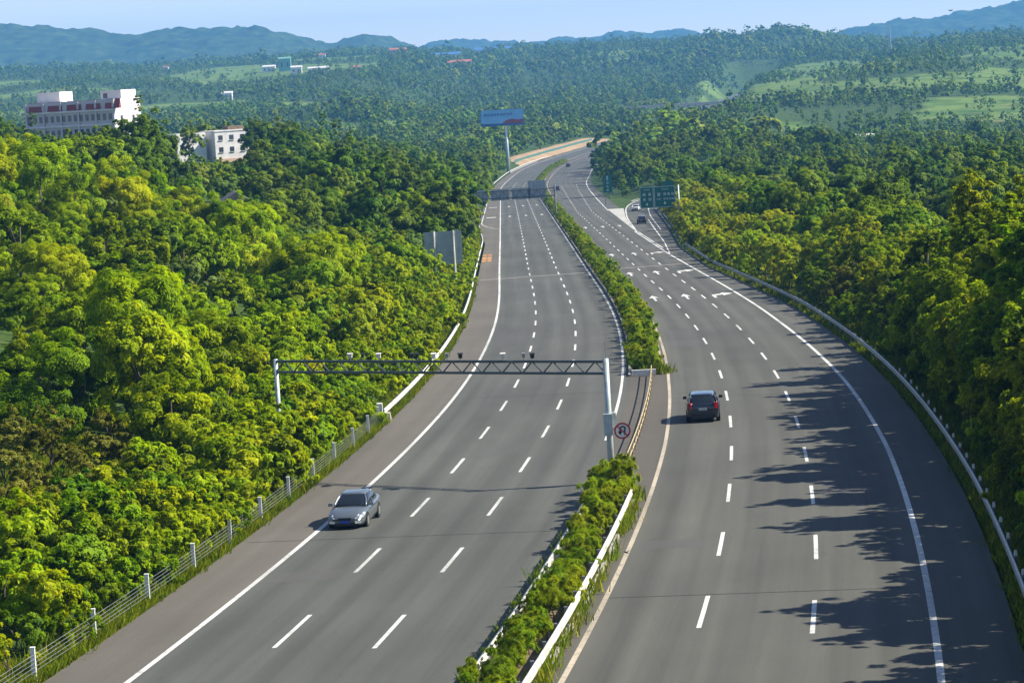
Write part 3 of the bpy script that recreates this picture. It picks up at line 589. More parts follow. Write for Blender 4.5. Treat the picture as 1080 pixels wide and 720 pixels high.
for X, Y, k_, sc in ((-88.5, 641, 'tall', 1.1), (-92.5, 630, 'dark', .95), (-113, 600, 'dark', .9), (-119, 560, 'dark', 1.15), (-112, 545, 'dark', 1.05), (-106, 590, 'tall', .85), (-85.5, 712, 'dark', .95), (-125, 640, 'dark', 1.2)):
    cand.append((1, (k_, 'broadleaf_tree', X, Y, sc, ('tall slender' if k_ == 'tall' else 'large dark')+' tree standing against the white building walls', 'tree', 'trees against the building walls'), {}))
cand.sort(key=lambda c: -c[0])
counts = {}; rest = []
LIM = {'tree': 340, 'shrub': 300}
for s_, a_, k_ in cand:
    c = a_[6]; out = not inframe(a_[2], a_[3], .02)
    if counts.get(c, 0) < LIM[c]:
        plant(*a_, **k_); counts[c] = counts.get(c, 0)+(0 if out else 1)
    else: rest.append(a_)
print('individual plants', counts, 'rest', len(rest))

# instancing helper for uncountable woods and grass
def gn_scatter(name, pts, rot, scl, idx, meshes, label, cat):
    pc = bpy.data.collections.new(name+'_kinds')
    for k, me in enumerate(meshes): pc.objects.link(bpy.data.objects.new('%s_kind_%02d' % (name, k), me))
    me = bpy.data.meshes.new(name); me.vertices.add(len(pts)); me.vertices.foreach_set('co', np.asarray(pts, np.float32).ravel())
    for nm, ty, arr in (('rot', 'FLOAT', rot), ('scl', 'FLOAT', scl), ('idx', 'INT', idx)):
        at = me.attributes.new(nm, ty, 'POINT'); at.data.foreach_set('value', np.asarray(arr, np.int32 if ty == 'INT' else np.float32))
    o = link(name, me); tag(o, label, cat, kind='stuff'); md = o.modifiers.new('scatter', 'NODES')
    g = bpy.data.node_groups.new(name+'_scatter', 'GeometryNodeTree'); md.node_group = g
    g.interface.new_socket('Geometry', in_out='INPUT', socket_type='NodeSocketGeometry'); g.interface.new_socket('Geometry', in_out='OUTPUT', socket_type='NodeSocketGeometry')
    N, L = g.nodes, g.links; gi, go = N.new('NodeGroupInput'), N.new('NodeGroupOutput')
    ip = N.new('GeometryNodeInstanceOnPoints'); ci = N.new('GeometryNodeCollectionInfo'); ci.inputs['Collection'].default_value = pc; ci.inputs['Separate Children'].default_value = True; ci.inputs['Reset Children'].default_value = True
    def att(nm, ty):
        x = N.new('GeometryNodeInputNamedAttribute'); x.data_type = ty; x.inputs['Name'].default_value = nm; return x.outputs['Attribute']
    cx = N.new('ShaderNodeCombineXYZ'); L.new(att('rot', 'FLOAT'), cx.inputs['Z'])
    L.new(gi.outputs[0], ip.inputs['Points']); L.new(ci.outputs[0], ip.inputs['Instance']); ip.inputs['Pick Instance'].default_value = True
    L.new(att('idx', 'INT'), ip.inputs['Instance Index']); L.new(cx.outputs[0], ip.inputs['Rotation']); L.new(att('scl', 'FLOAT'), ip.inputs['Scale']); L.new(ip.outputs[0], go.inputs[0])
    return o
# rest of the middle distance, then the woods to the foot of the ranges
pts = []; idx = []; scl = []
KIN = [k for k in PROTO if k != 'hedge']; meshes = list(FARK); kbase = {}
for k in KIN: kbase[k] = len(meshes); meshes += [PROTO[k][0][0], PROTO[k][1][0]]
for a_ in rest:
    pts.append((a_[2], a_[3], float(T(np.array(a_[2]), np.array(a_[3]))))); idx.append(kbase[a_[0]]+random.randint(0, 1)); scl.append(a_[4])
def Tz0(X, Y): return float(T(np.array(float(X)), np.array(float(Y))))
def far_batch(y0, y1, sp, aw):
    Yv = []; y = y0
    while y < y1: Yv.append(y); y += sp
    for y in Yv:
        xs = np.arange(-aw*y, aw*y, sp); X = xs+rng.uniform(-.5, .5, len(xs))*sp; Y = y+rng.uniform(-.5, .5, len(xs))*sp
        u = X-XB(np.clip(Y, 0, 2990)); keep = ((u < -17) | (u > 29) | (Y > 2880)) & ~((cover(X, Y) > .5) & (rng.random(len(X)) > np.where((X/Y > .07) & (np.mod(T(X, Y)+6*fbm(X/60., Y/90., 2), 4.2) < 1.1), .6, .11)))
        keep &= ~((Y < 1480) & (Y > 1140) & (u < 0) & (u > -25))
        keep &= ~((fbm(X/90+31, Y/130+4, 3) > .16) & (rng.random(len(X)) > .2))
        keep &= (fbm(X/48+71, Y/80+3, 2) > -.1) | (rng.random(len(X)) < .5)
        X, Y = X[keep], Y[keep]; Z = T(X, Y); c = fbm(X/120+9, Y/150+2, 2)
        for p, q, z, cc in zip(X, Y, Z, c):
            pts.append((p, q, z-.3)); r_ = random.random(); cl = 1+1.3*float(fbm(np.array(p/45.+7), np.array(q/70.), 2))
            idx.append(random.choice((0, 2, 4, 4)) if cc+r_*.16-.08 > .05 else random.choice((0, 1, 1, 2, 3, 3, 5))); op = (q > 1080 and q < 2650 and p/q > .07) or (q > 2400 and q < 3700 and p/q < -.04); scl.append(max(.35, cl)*random.uniform(.5, 1.05)*(1+.5*(r_ > .95))*(.8 if op else 1.12)*(1.35 if q > 3000 and not op else 1)*(1.45 if q < 1560 and p/q > 0 and 26 < p-float(XB(q)) < 95 else 1))
for _ in range(150):
    q = random.uniform(930, 1128); p = float(XB(q))-random.uniform(15.5, 46); pts.append((p, q, Tz0(p, q)-.3)); idx.append(random.choice((kbase['green'], kbase['dark'], kbase['dark']+1, kbase['green']+1))); scl.append(random.uniform(.6, .95))
far_batch(1000, 1900, 8.5, .25); far_batch(1900, 3100, 10.5, .235); far_batch(3100, 4600, 14, .23)
gn_scatter('woodland', pts, rng.uniform(0, 6.28, len(pts)), scl, idx, meshes, 'unbroken far woods covering the hills behind the motorway', 'woods')
print('woodland points', len(pts))
# ------------------------------------------------------------------ median planting
def Tz(X, Y): return float(T(np.array(float(X)), np.array(float(Y))))
def RP(Y, n, dz=0.0): return (float(XB(Y)+n), float(Y), float(zr(Y))+dz)
bed = MB()
def solid_strip(name, y0, y1, n0, n1, h, mat, parent=None, step=4.0, kind=None):
    ys_ = np.arange(y0, y1+step*.5, step); b = MB(); n = len(ys_)
    for y in ys_:
        for nn, hh in ((n0, -.2), (n0, h), (n1, h), (n1, -.2)): b.v.append(RP(y, nn, hh))
    for k in range(n-1):
        o = k*4
        for q in range(4): b.f.append((o+q, o+(q+1) % 4, o+4+(q+1) % 4, o+4+q))
    b.f += [(3, 2, 1, 0), tuple((n-1)*4+q for q in range(4))]
    o = b.build(name, mat, parent)
    if kind: o['kind'] = kind
    return o
solid_strip('planting_bed', 24, 121, 4.55, 6.45, .10, 'earth', kind='structure'); solid_strip('planting_bed', 181, 1000, 4.35, 6.55, .10, 'earth', kind='structure')
for y0, y1, a_, b_ in ((24, 121.3, 4.4, 4.55), (24, 121.3, 6.45, 6.6), (180.7, 1000, 4.2, 4.35), (180.7, 1000, 6.55, 6.7)):
    solid_strip('kerb', y0, y1, a_, b_, .16, 'concrete', med)
b = MB(); b.box(RP(180.4, 5.3, .25), (1.7, .25, .4)); b.build('kerb_end', 'post_white', med)
nh = [0]
def hedge_bush(X, Y, z, sc, label, group):
    cm, tm, H, Rr = random.choice(PROTO['hedge']); o = thing('hedge_bush', label, 'bush', (X, Y, z), random.uniform(0, 6.28), group); o.scale = (sc, sc, sc*random.uniform(.8, 1.15))
    link('crown', cm, o); link('trunk', tm, o); nh[0] += 1
y = 62.0
while y < 121.5:
    for n in ((5.2, 5.8) if random.random() < .6 else (5.5,)):
        X, Y, z = RP(y+random.uniform(-.3, .3), n+random.uniform(-.2, .2), .09); hedge_bush(X, Y, z, random.uniform(.5, .85)*(1.5 if y > 116 else 1.25 if y > 109 else 1), 'feathery bright green bush between the two white median guardrails', 'bushes between the white median guardrails')
    y += 1.12
y = 182.0
while y < 345:
    for n in (4.95, 5.9):
        X, Y, z = RP(y+random.uniform(-.3, .3), n+random.uniform(-.2, .2), .09); hedge_bush(X, Y, z, random.uniform(.75, 1.05), 'clipped green bush of the long median hedge beyond the gap', 'bushes of the long median hedge')
    y += 1.5
print('hedge bushes', nh[0])
hp = []; 
for y in np.arange(345, 1180, 1.7):
    for n in (4.95, 5.95): hp.append(RP(y+random.uniform(-.5, .5), n+random.uniform(-.2, .2), .05))
gn_scatter('hedge_row', hp, rng.uniform(0, 6.28, len(hp)), rng.uniform(.75, 1.05, len(hp)), rng.integers(0, 5, len(hp)), [p[0] for p in PROTO['hedge']], 'distant run of the median hedge narrowing into the curve', 'hedge')
# grass on the verges
def tuft(seed, n, h, w):
    r = np.random.default_rng(seed); V = []; tn = []
    for _ in range(n):
        a = r.random()*6.28; p = r.normal(size=2)*w*.35; l = h*(.5+.8*r.random()); d = np.array([math.cos(a), math.sin(a)])*l*.45; s_ = np.array([-math.sin(a), math.cos(a)])*.022
        V += [(p[0]-s_[0], p[1]-s_[1], -.03), (p[0]+s_[0], p[1]+s_[1], -.03), (p[0]+d[0]*.5+s_[0]*.7, p[1]+d[1]*.5+s_[1]*.7, l*.65), (p[0]+d[0], p[1]+d[1], l)]; tn.append(r.random())
    me = mesh_np('tuft', V, np.arange(4*n).reshape(-1, 4), 'blade_grass'); at = me.attributes.new('tint', 'FLOAT', 'FACE'); at.data.foreach_set('value', np.array(tn, np.float32)); return me
gp = []
def gpt(y, n, on_road=False):
    X = float(XB(y)+n); gp.append((X, y, float(zr(y))+.08 if on_road else Tz(X, y)))
for _ in range(9000):
    y = 62+random.random()**1.5*260; gpt(y, -10.6-abs(random.gauss(0, .9)))
for _ in range(5500):
    y = 75+random.random()**1.4*300; gpt(y, float(oRout(y))+.25+abs(random.gauss(0, 1.2)))
for _ in range(240):
    y = 62+random.random()**1.2*59; gpt(y, random.choice((6.5, 6.65, 4.5))+random.gauss(0, .1), True)
for _ in range(3200): X_ = random.uniform(-29, -17); Y_ = random.uniform(100, 146); gp.append((X_, Y_, Tz(X_, Y_)))
for _ in range(160): gpt(181+random.random()*3, 6.0+random.gauss(0, .4), True)
gn_scatter('grass', gp, rng.uniform(0, 6.28, len(gp)), rng.uniform(.5, 1.25, len(gp)), rng.integers(0, 3, len(gp)), [tuft(1, 26, .42, .5), tuft(2, 22, .3, .6), tuft(3, 18, .55, .4)], 'rough green grass along the road verges and kerbs', 'grass')
for px_, y_, n_ in ((0, 155, 9), (1, 168, 15)):
    b = MB()
# ------------------------------------------------------------------ barriers
def sweep(name, Ys_, n, prof, mat, parent):
    """prof: closed list of (dn, height)."""
    b = MB(); k = len(prof)
    for y in Ys_:
        nn = float(n(y)) if callable(n) else n
        for dn, h in prof: b.v.append(RP(y, nn+dn, h))
    for i_ in range(len(Ys_)-1):
        for q in range(k): b.f.append((i_*k+q, i_*k+(q+1) % k, (i_+1)*k+(q+1) % k, (i_+1)*k+q))
    b.f += [tuple(range(k-1, -1, -1)), tuple((len(Ys_)-1)*k+q for q in range(k))]
    return b.build(name, mat, parent, True)
def wprof(s, h0=.44):  # W-beam, s = side facing the traffic
    f_ = [(0, 0), (.08, .04), (.08, .11), (.02, .16), (.08, .21), (.08, .28), (0, .32)]
    return [(s*a_, h0+c_) for a_, c_ in f_]+[(s*(a_-.02), h0+c_) for a_, c_ in reversed(f_)]
pm = {}
def post_mesh(key, mat, w, d, h, cap=None):
    if key not in pm: pm[key] = MB().box((0, 0, h/2-.25), (w, d, h+.5)).mesh('post', mat)
    return pm[key]
def guardrail(name, label, y0, y1, n, s, mat, postmat, sp, cap=None, step=3.0):
    o = thing(name, label, 'guardrail'); sweep('rail', np.arange(y0, y1+.1, step), n, wprof(s), mat, o)
    for y in np.arange(y0+.6, y1, sp):
        nn = float(n(y)) if callable(n) else n
        q = link('post', post_mesh(name+postmat, postmat, .12, .12, .82), o); q.location = RP(y, nn-s*.09)
        if cap and y < 166:
            c_ = link('reflector_cap', pm.setdefault('cap', MB().box((0, 0, .94), (.12, .11, .2), taper=.7).mesh('reflector_cap', 'post_white')), q)
    return o
guardrail('guardrail', 'white steel guardrail along the brown shoulder, starting where the wire ropes end', 160, 520, lambda y: np.interp(y, [0, 440, 520], [-10.85, -10.55, -12.0]), 1, 'steel_white', 'steel_galv', 4.0)
guardrail('guardrail', 'grey steel guardrail with pale post caps along the shaded shoulder and ramp', 40, 592, oRbar, -1, 'steel_galv', 'steel_galv', 4.0, cap=True)
guardrail('guardrail', 'white median guardrail on the side of the silver car', 24, 116, 4.62, -1, 'steel_white', 'steel_galv', 3.0)
guardrail('guardrail', 'white median guardrail on the side of the dark car', 24, 118, 6.5, 1, 'steel_white', 'steel_galv', 3.0)
guardrail('guardrail', 'pale guardrail on the outside of the curve before the earth bank', 880, 1250, -11.6, 1, 'steel_white', 'steel_galv', 8.0, step=8.0)
wr_ = thing('wire_rope_barrier', 'wire-rope barrier of white posts and thin cables beside the silver car', 'barrier')
wy = [57.5, 64.2, 70.8, 77.5, 84.3, 91.1, 98.3, 105.6, 112.4, 119.0, 126.0, 133.0, 140.0, 147.0, 153.5, 158.4]
wm = MB().box((0, 0, .3), (.15, .15, 1.5)).box((0, 0, 1.07), (.17, .17, .05)).mesh('post', 'post_white')
for y in wy: q = link('post', wm, wr_); q.location = RP(y, -10.9)
for h in (.30, .44, .58, .72, .86): MB().tube([RP(y, -10.82, h) for y in np.arange(57.5, 158.6, 2.0)], .009, 5).build('cable', 'steel_galv', wr_)
b = MB(); b.box(RP(159.4, -10.9, .45), (.34, .5, 1.5)); b.build('end_post', 'post_white', wr_)
b = MB(); b.box(RP(160.9, -10.75, .22), (.7, .9, .44), taper=.8); b.build('anchor_block', 'concrete', wr_)
rb = thing('removable_barrier', 'low yellowish pipe barrier across the gap in the median planting', 'barrier')
plain('pipe_yellow', (.45, .36, .20), .6, 0, .35, 2.0)
for h in (.35, .75): MB().tube([RP(y, 5.55+.3*(y-123)/57, h) for y in np.arange(123, 180.1, 3)], .035, 6).build('rail', 'pipe_yellow', rb)
pmx = MB().box((0, 0, .38), (.07, .07, .8)).box((0, 0, .02), (.2, .12, .05)).mesh('post', 'pipe_yellow')
for y in np.arange(123, 180.1, 3): q = link('post', pmx, rb); q.location = RP(y, 5.55+.3*(y-123)/57)

# ------------------------------------------------------------------ camera gantry over the left carriageway
g = thing('camera_gantry', 'grey steel truss gantry with traffic cameras spanning the lanes by the silver car', 'gantry')
ga = Vector(RP(138.0, -13.4)); gb = Vector(RP(125.0, 5.1)); zt = 5.95
A0 = Vector((ga.x, ga.y, ZC-14.25-zt)); B0 = Vector((gb.x, gb.y, ZC-13.85-zt)); Lg = (B0-A0).length; ax = (B0-A0).normalized()
MB().tube([A0+Vector((0, 0, -1.5)), A0+Vector((0, 0, zt+.12))], [.15, .12], 12).build('post', 'steel_pale', g, True)
MB().tube([B0+Vector((0, 0, -.6)), B0+Vector((0, 0, zt+.15))], [.17, .14], 12).build('post', 'steel_pale', g, True)
pn = Vector((-ax.y, ax.x, 0)).normalized()*.28
for sgn in (0,):
    for h, r_ in ((zt, .075), (zt-.58, .075)): MB().tube([A0+pn*sgn+Vector((0, 0, h)), B0+pn*sgn+Vector((0, 0, h))], r_, 6).build('chord', 'steel_dark', g)
nb = 17
for sgn in (0,):
    for k in range(nb):
        p0 = A0+ax*(Lg*k/nb)+pn*sgn; p1 = A0+ax*(Lg*(k+.5)/nb)+pn*sgn; p2 = A0+ax*(Lg*(k+1)/nb)+pn*sgn
        MB().tube([p0+Vector((0, 0, zt-.58)), p1+Vector((0, 0, zt)), p2+Vector((0, 0, zt-.58))], .045, 5).build('brace', 'steel_dark', g)
for k, (t_, big, mt) in enumerate(((.245, 1, 'steel_white'), (.285, 0, 'trim_black'), (.335, 1, 'steel_white'), (.44, 0, 'trim_black'), (.455, 0, 'trim_black'), (.505, 1, 'steel_white'), (.545, 0, 'steel_galv'), (.585, 1, 'trim_black'), (.71, 1, 'steel_white'), (.77, 0, 'steel_galv'), (.795, 1, 'trim_black'))):
    c = A0+ax*(Lg*t_)+Vector((0, 0, zt)); s_ = 1.0 if big else .7
    cm_ = MB().box((c.x, c.y-.1, c.z+.30), (.2*s_, .55*s_, .2*s_)).box((c.x, c.y-.14, c.z+.42), (.28*s_, .6*s_, .03)).build('traffic_camera', mt, g)
    MB().tube([c+Vector((0, 0, .02)), c+Vector((0, 0, .24))], .03, 6).build('bracket', 'steel_galv', cm_)
MB().tube([B0+Vector((0, 0, zt)), B0+Vector((0, 0, zt+.95))], .014, 5).build('antenna', 'steel_galv', g)
MB().box((B0.x-.06, B0.y-.26, B0.z+2.9), (.42, .28, 1.05)).build('control_cabinet', 'steel_pale', g)
MB().box((B0.x+.24, B0.y-.1, B0.z+3.1), (.22, .2, .7)).build('junction_box', 'steel_white', g)
# no-U-turn sign, fixed beside the post on a short bracket
sg = thing('no_u_turn_sign', 'round white no-U-turn sign with dark red ring beside the gantry post', 'sign', (B0.x+.62, B0.y-.22, B0.z+2.55))
def disc(b, r, y0, y1, n=32, r_in=None, cx=0, cz=0):
    if r_in is None: b.prism([(cx+r*math.cos(6.2832*k/n), cz+r*math.sin(6.2832*k/n)) for k in range(n)], y0, y1)
    else:
        P_ = [(cx+q*math.cos(6.2832*k/n), y, cz+q*math.sin(6.2832*k/n)) for y in (y0, y1) for q in (r_in, r) for k in range(n)]
        F_ = []
        for k in range(n):
            k2 = (k+1) % n; F_ += [(k, n+k, n+k2, k2), (2*n+k, 2*n+k2, 3*n+k2, 3*n+k), (n+k, 3*n+k, 3*n+k2, n+k2), (k, k2, 2*n+k2, 2*n+k)]
        b.add(P_, F_)
    return b
disc(MB(), .40, 0, .03).build('plate', 'sign_white', sg); disc(MB(), .405, -.012, -.004, r_in=.325).build('ring', 'sign_red', sg)
b = MB(); b.box((.12, -.012, -.06), (.07, .012, .30)); pts_ = []
for k in range(7):
    a0 = math.pi*k/6; pts_.append((.02+.10*math.cos(a0), -.012, .08+.10*math.sin(a0)))
for p, q in zip(pts_[:-1], pts_[1:]): b.add([(p[0]*1, -.018, p[2]), (q[0], -.018, q[2]), (.02+(q[0]-.02)*1.65, -.018, .08+(q[2]-.08)*1.65), (.02+(p[0]-.02)*1.65, -.018, .08+(p[2]-.08)*1.65)], [(0, 1, 2, 3), (3, 2, 1, 0)])
b.box((-.11, -.012, .03), (.06, .012, .12)); b.prism([(-.22, -.02), (-.0, -.02), (-.11, -.20)], -.018, -.006); b.build('u_turn_arrow', 'sign_black', sg)
b = MB(); c45 = math.cos(math.pi/4); b.prism([(-.25, .21), (-.21, .25), (.25, -.21), (.21, -.25)], -.030, -.021); b.build('slash', 'sign_red', sg)
MB().tube([(-.6, .12, .1), (0, .06, .1)], .025, 6).build('bracket', 'steel_galv', sg)

# ------------------------------------------------------------------ sign structures
def glyphs(b, x0, z0, w, h, cols, seed, y=-.05):
    """illegible-at-this-distance character blocks as bundles of strokes"""
    r = random.Random(seed); cw = w/cols
    for k in range(cols):
        cx = x0+cw*(k+.5); s_ = min(cw, h)*.8
        for q in range(3): b.box((cx, y, z0+h/2+(q-1)*s_*.33), (s_*r.uniform(.6, 1), .02, s_*.12))
        for q in (-1, 1): b.box((cx+q*s_*r.uniform(.15, .38), y-.004, z0+h/2), (s_*.12, .02, s_*r.uniform(.6, 1)))
def arrow_dn(b, x, z, s_, y=-.05): b.prism([(x-s_*.5, z), (x, z-s_*.6), (x+s_*.5, z)], y, y+.02); b.box((x, y+.012, z+s_*.22), (s_*.28, .02, s_*.44))
# green guide sign over the ramp
X_, Y_ = 27.9, 470.0; zz = float(zr(Y_))
s1 = thing('ramp_guide_sign', 'large green guide sign with white lettering on a post beside the exit ramp', 'sign', (X_, Y_, zz))
MB().box((-1.95, 0, 5.6), (2.55, .12, 3.9)).build('panel', 'sign_green', s1); MB().box((1.32, 0, 5.6), (3.9, .12, 3.9)).build('panel', 'sign_green', s1)
MB().box((2.1, 0, 8.0), (1.9, .12, .86)).build('exit_number_panel', 'sign_green', s1)
def border(b, cx, cz, w, h, t=.07, y=-.075):
    for (x, z, a_, c_) in ((cx, cz+h/2, w, t), (cx, cz-h/2, w, t)): b.box((x, y, z), (a_, .02, c_))
    for x in (cx-w/2, cx+w/2): b.box((x, y, cz), (t, .02, h-t))
b = MB(); border(b, -1.95, 5.6, 2.35, 3.7); border(b, 1.32, 5.6, 3.7, 3.7); b.build('border', 'sign_white', s1)
b = MB(); glyphs(b, -2.55, 6.75, 1.2, .42, 4, 1, -.08); glyphs(b, -2.8, 5.75, .75, .8, 1, 2, -.08); glyphs(b, -1.75, 5.75, .75, .8, 1, 3, -.08); glyphs(b, -2.8, 4.9, .75, .7, 1, 4, -.08); glyphs(b, -1.75, 4.9, .75, .7, 1, 5, -.08); arrow_dn(b, -1.95, 4.4, .55, -.08); b.build('lettering', 'sign_white', s1)
b = MB(); glyphs(b, .75, 6.75, 1.3, .42, 4, 6, -.08); glyphs(b, -.2, 5.6, .9, .85, 1, 7, -.08); glyphs(b, 1.0, 5.7, 2.1, .75, 3, 8, -.08); glyphs(b, 1.0, 4.95, 2.1, .5, 4, 9, -.08); glyphs(b, -.2, 4.95, .8, .5, 2, 10, -.08); arrow_dn(b, 1.3, 4.5, .55, -.08); b.build('lettering', 'sign_white', s1)
MB().tube([(3.85, .35, -1), (3.85, .35, 7.6)], [.2, .16], 10).build('post', 'steel_pale', s1, True)
for z in (4.6, 6.6): MB().tube([(3.85, .35, z), (-3.0, .2, z)], [.1, .08], 8).build('arm', 'steel_galv', s1)
s2 = thing('gore_sign', 'small tall green sign standing in the shrubs between road and ramp', 'sign', (26.4, 655, float(zr(655))))
MB().box((0, 0, 5.2), (2.3, .1, 4.4)).build('panel', 'sign_green', s2); b = MB()
for k in range(4): glyphs(b, -.4, 6.0-k*.9, .8, .7, 1, 20+k, -.07)
arrow_dn(b, 0, 7.0, .6, -.07); b.build('lettering', 'sign_white', s2)
for x in (-.7, .7): MB().tube([(x, .12, -1), (x, .12, 6.8)], .07, 8).build('post', 'steel_galv', s2)
# back of a large sign on the left bank
s3 = thing('rear_facing_sign', 'grey ribbed back of a large road sign rising from shrubs by the brown shoulder', 'sign', (-7.35, 300, float(zr(300))), R(-4))
nb_ = 11
for k in range(nb_): MB().box((0, .0, 3.25+3.85*(k+.5)/nb_), (4.4, .05, 3.85/nb_-.02)).build('panel_plank', 'sign_back', s3)
for k in range(5): MB().box((0, .06, 3.5+.84*k), (4.35, .05, .07)).build('rib', 'steel_galv', s3)
for x in (-1.0, 1.25): MB().tube([(x, -.14, -2.5), (x, -.14, 7.15)], .13, 8).build('post', 'steel_white', s3)
# sign gantry seen from behind
g2 = thing('sign_gantry', 'sign gantry seen from behind, four grey panels above the far lanes', 'gantry', (float(XB(560)), 560, float(zr(560))))
MB().tube([(-14.6, 0, -1), (-14.6, 0, 7.2)], .2, 10).build('post', 'steel_galv', g2); MB().tube([(4.4, 0, -1), (4.4, 0, 7.4)], .2, 10).build('post', 'steel_galv', g2)
for z in (5.1, 6.7): MB().tube([(-14.6, -.1, z), (4.4, -.1, z)], .11, 8).build('beam', 'steel_dark', g2)
for k in range(20): MB().tube([(-14.4+k*.94, -.1, 5.1 if k % 2 else 6.7), (-14.4+(k+1)*.94, -.1, 6.7 if k % 2 else 5.1)], .045, 5).build('brace', 'steel_dark', g2)
for x0, w, z0, h in ((-12.9, 3.6, 4.65, 2.45), (-8.5, 3.9, 4.65, 2.45), (-4.0, 3.9, 4.65, 2.45), (-.4, 3.8, 4.65, 3.9)):
    pn_ = MB().box((x0+1.0, .25, z0+h/2), (w, .08, h)).build('panel', 'sign_back', g2)
    for k in range(5): MB().box((x0+1.0-w/2+w*(k+.5)/5, .18, z0+h/2), (.08, .06, h-.1)).build('rib', 'steel_galv', pn_)
# billboard
bb = thing('billboard', 'blue billboard on a single tall pole beyond the roadside wood', 'billboard', (1.2, 1085, Tz(1.2, 1085)-1), R(5))
zb = 60-12.0-bb.location.z; pnl = MB().box((0, 0, zb-3.4), (18, .5, 6.8)).build('panel', 'roof_blue', bb)
plain('poster_sky', (.13, .34, .60), .6, var=.12, scale=.15); plain('poster_red', (.20, .03, .05), .6, var=.2, scale=.2); plain('poster_deep', (.02, .06, .22), .6, var=.1)
MB().box((0, -.27, zb-3.1), (17.6, .02, 5.9)).build('poster', 'poster_sky', pnl)
MB().prism([(8.8, zb-6.4), (-1, zb-6.4), (1.5, zb-4.6), (4, zb-4.0), (6.5, zb-4.5), (8.8, zb-4.2)], -.30, -.285).build('poster_mountain', 'poster_red', pnl)
MB().prism([(-8.8, zb-6.5), (8.8, zb-6.5), (8.8, zb-6.0), (-8.8, zb-5.6)], -.32, -.305).build('poster_band', 'poster_deep', pnl)
b = MB(); glyphs(b, -7.6, zb-2.6, 12, 1.3, 9, 33, -.30); b.build('lettering', 'poster_deep', pnl)
MB().tube([(1.5, .6, -2), (1.5, .6, zb-5.5)], [.75, .6], 12).build('pole', 'steel_pale', bb, True)

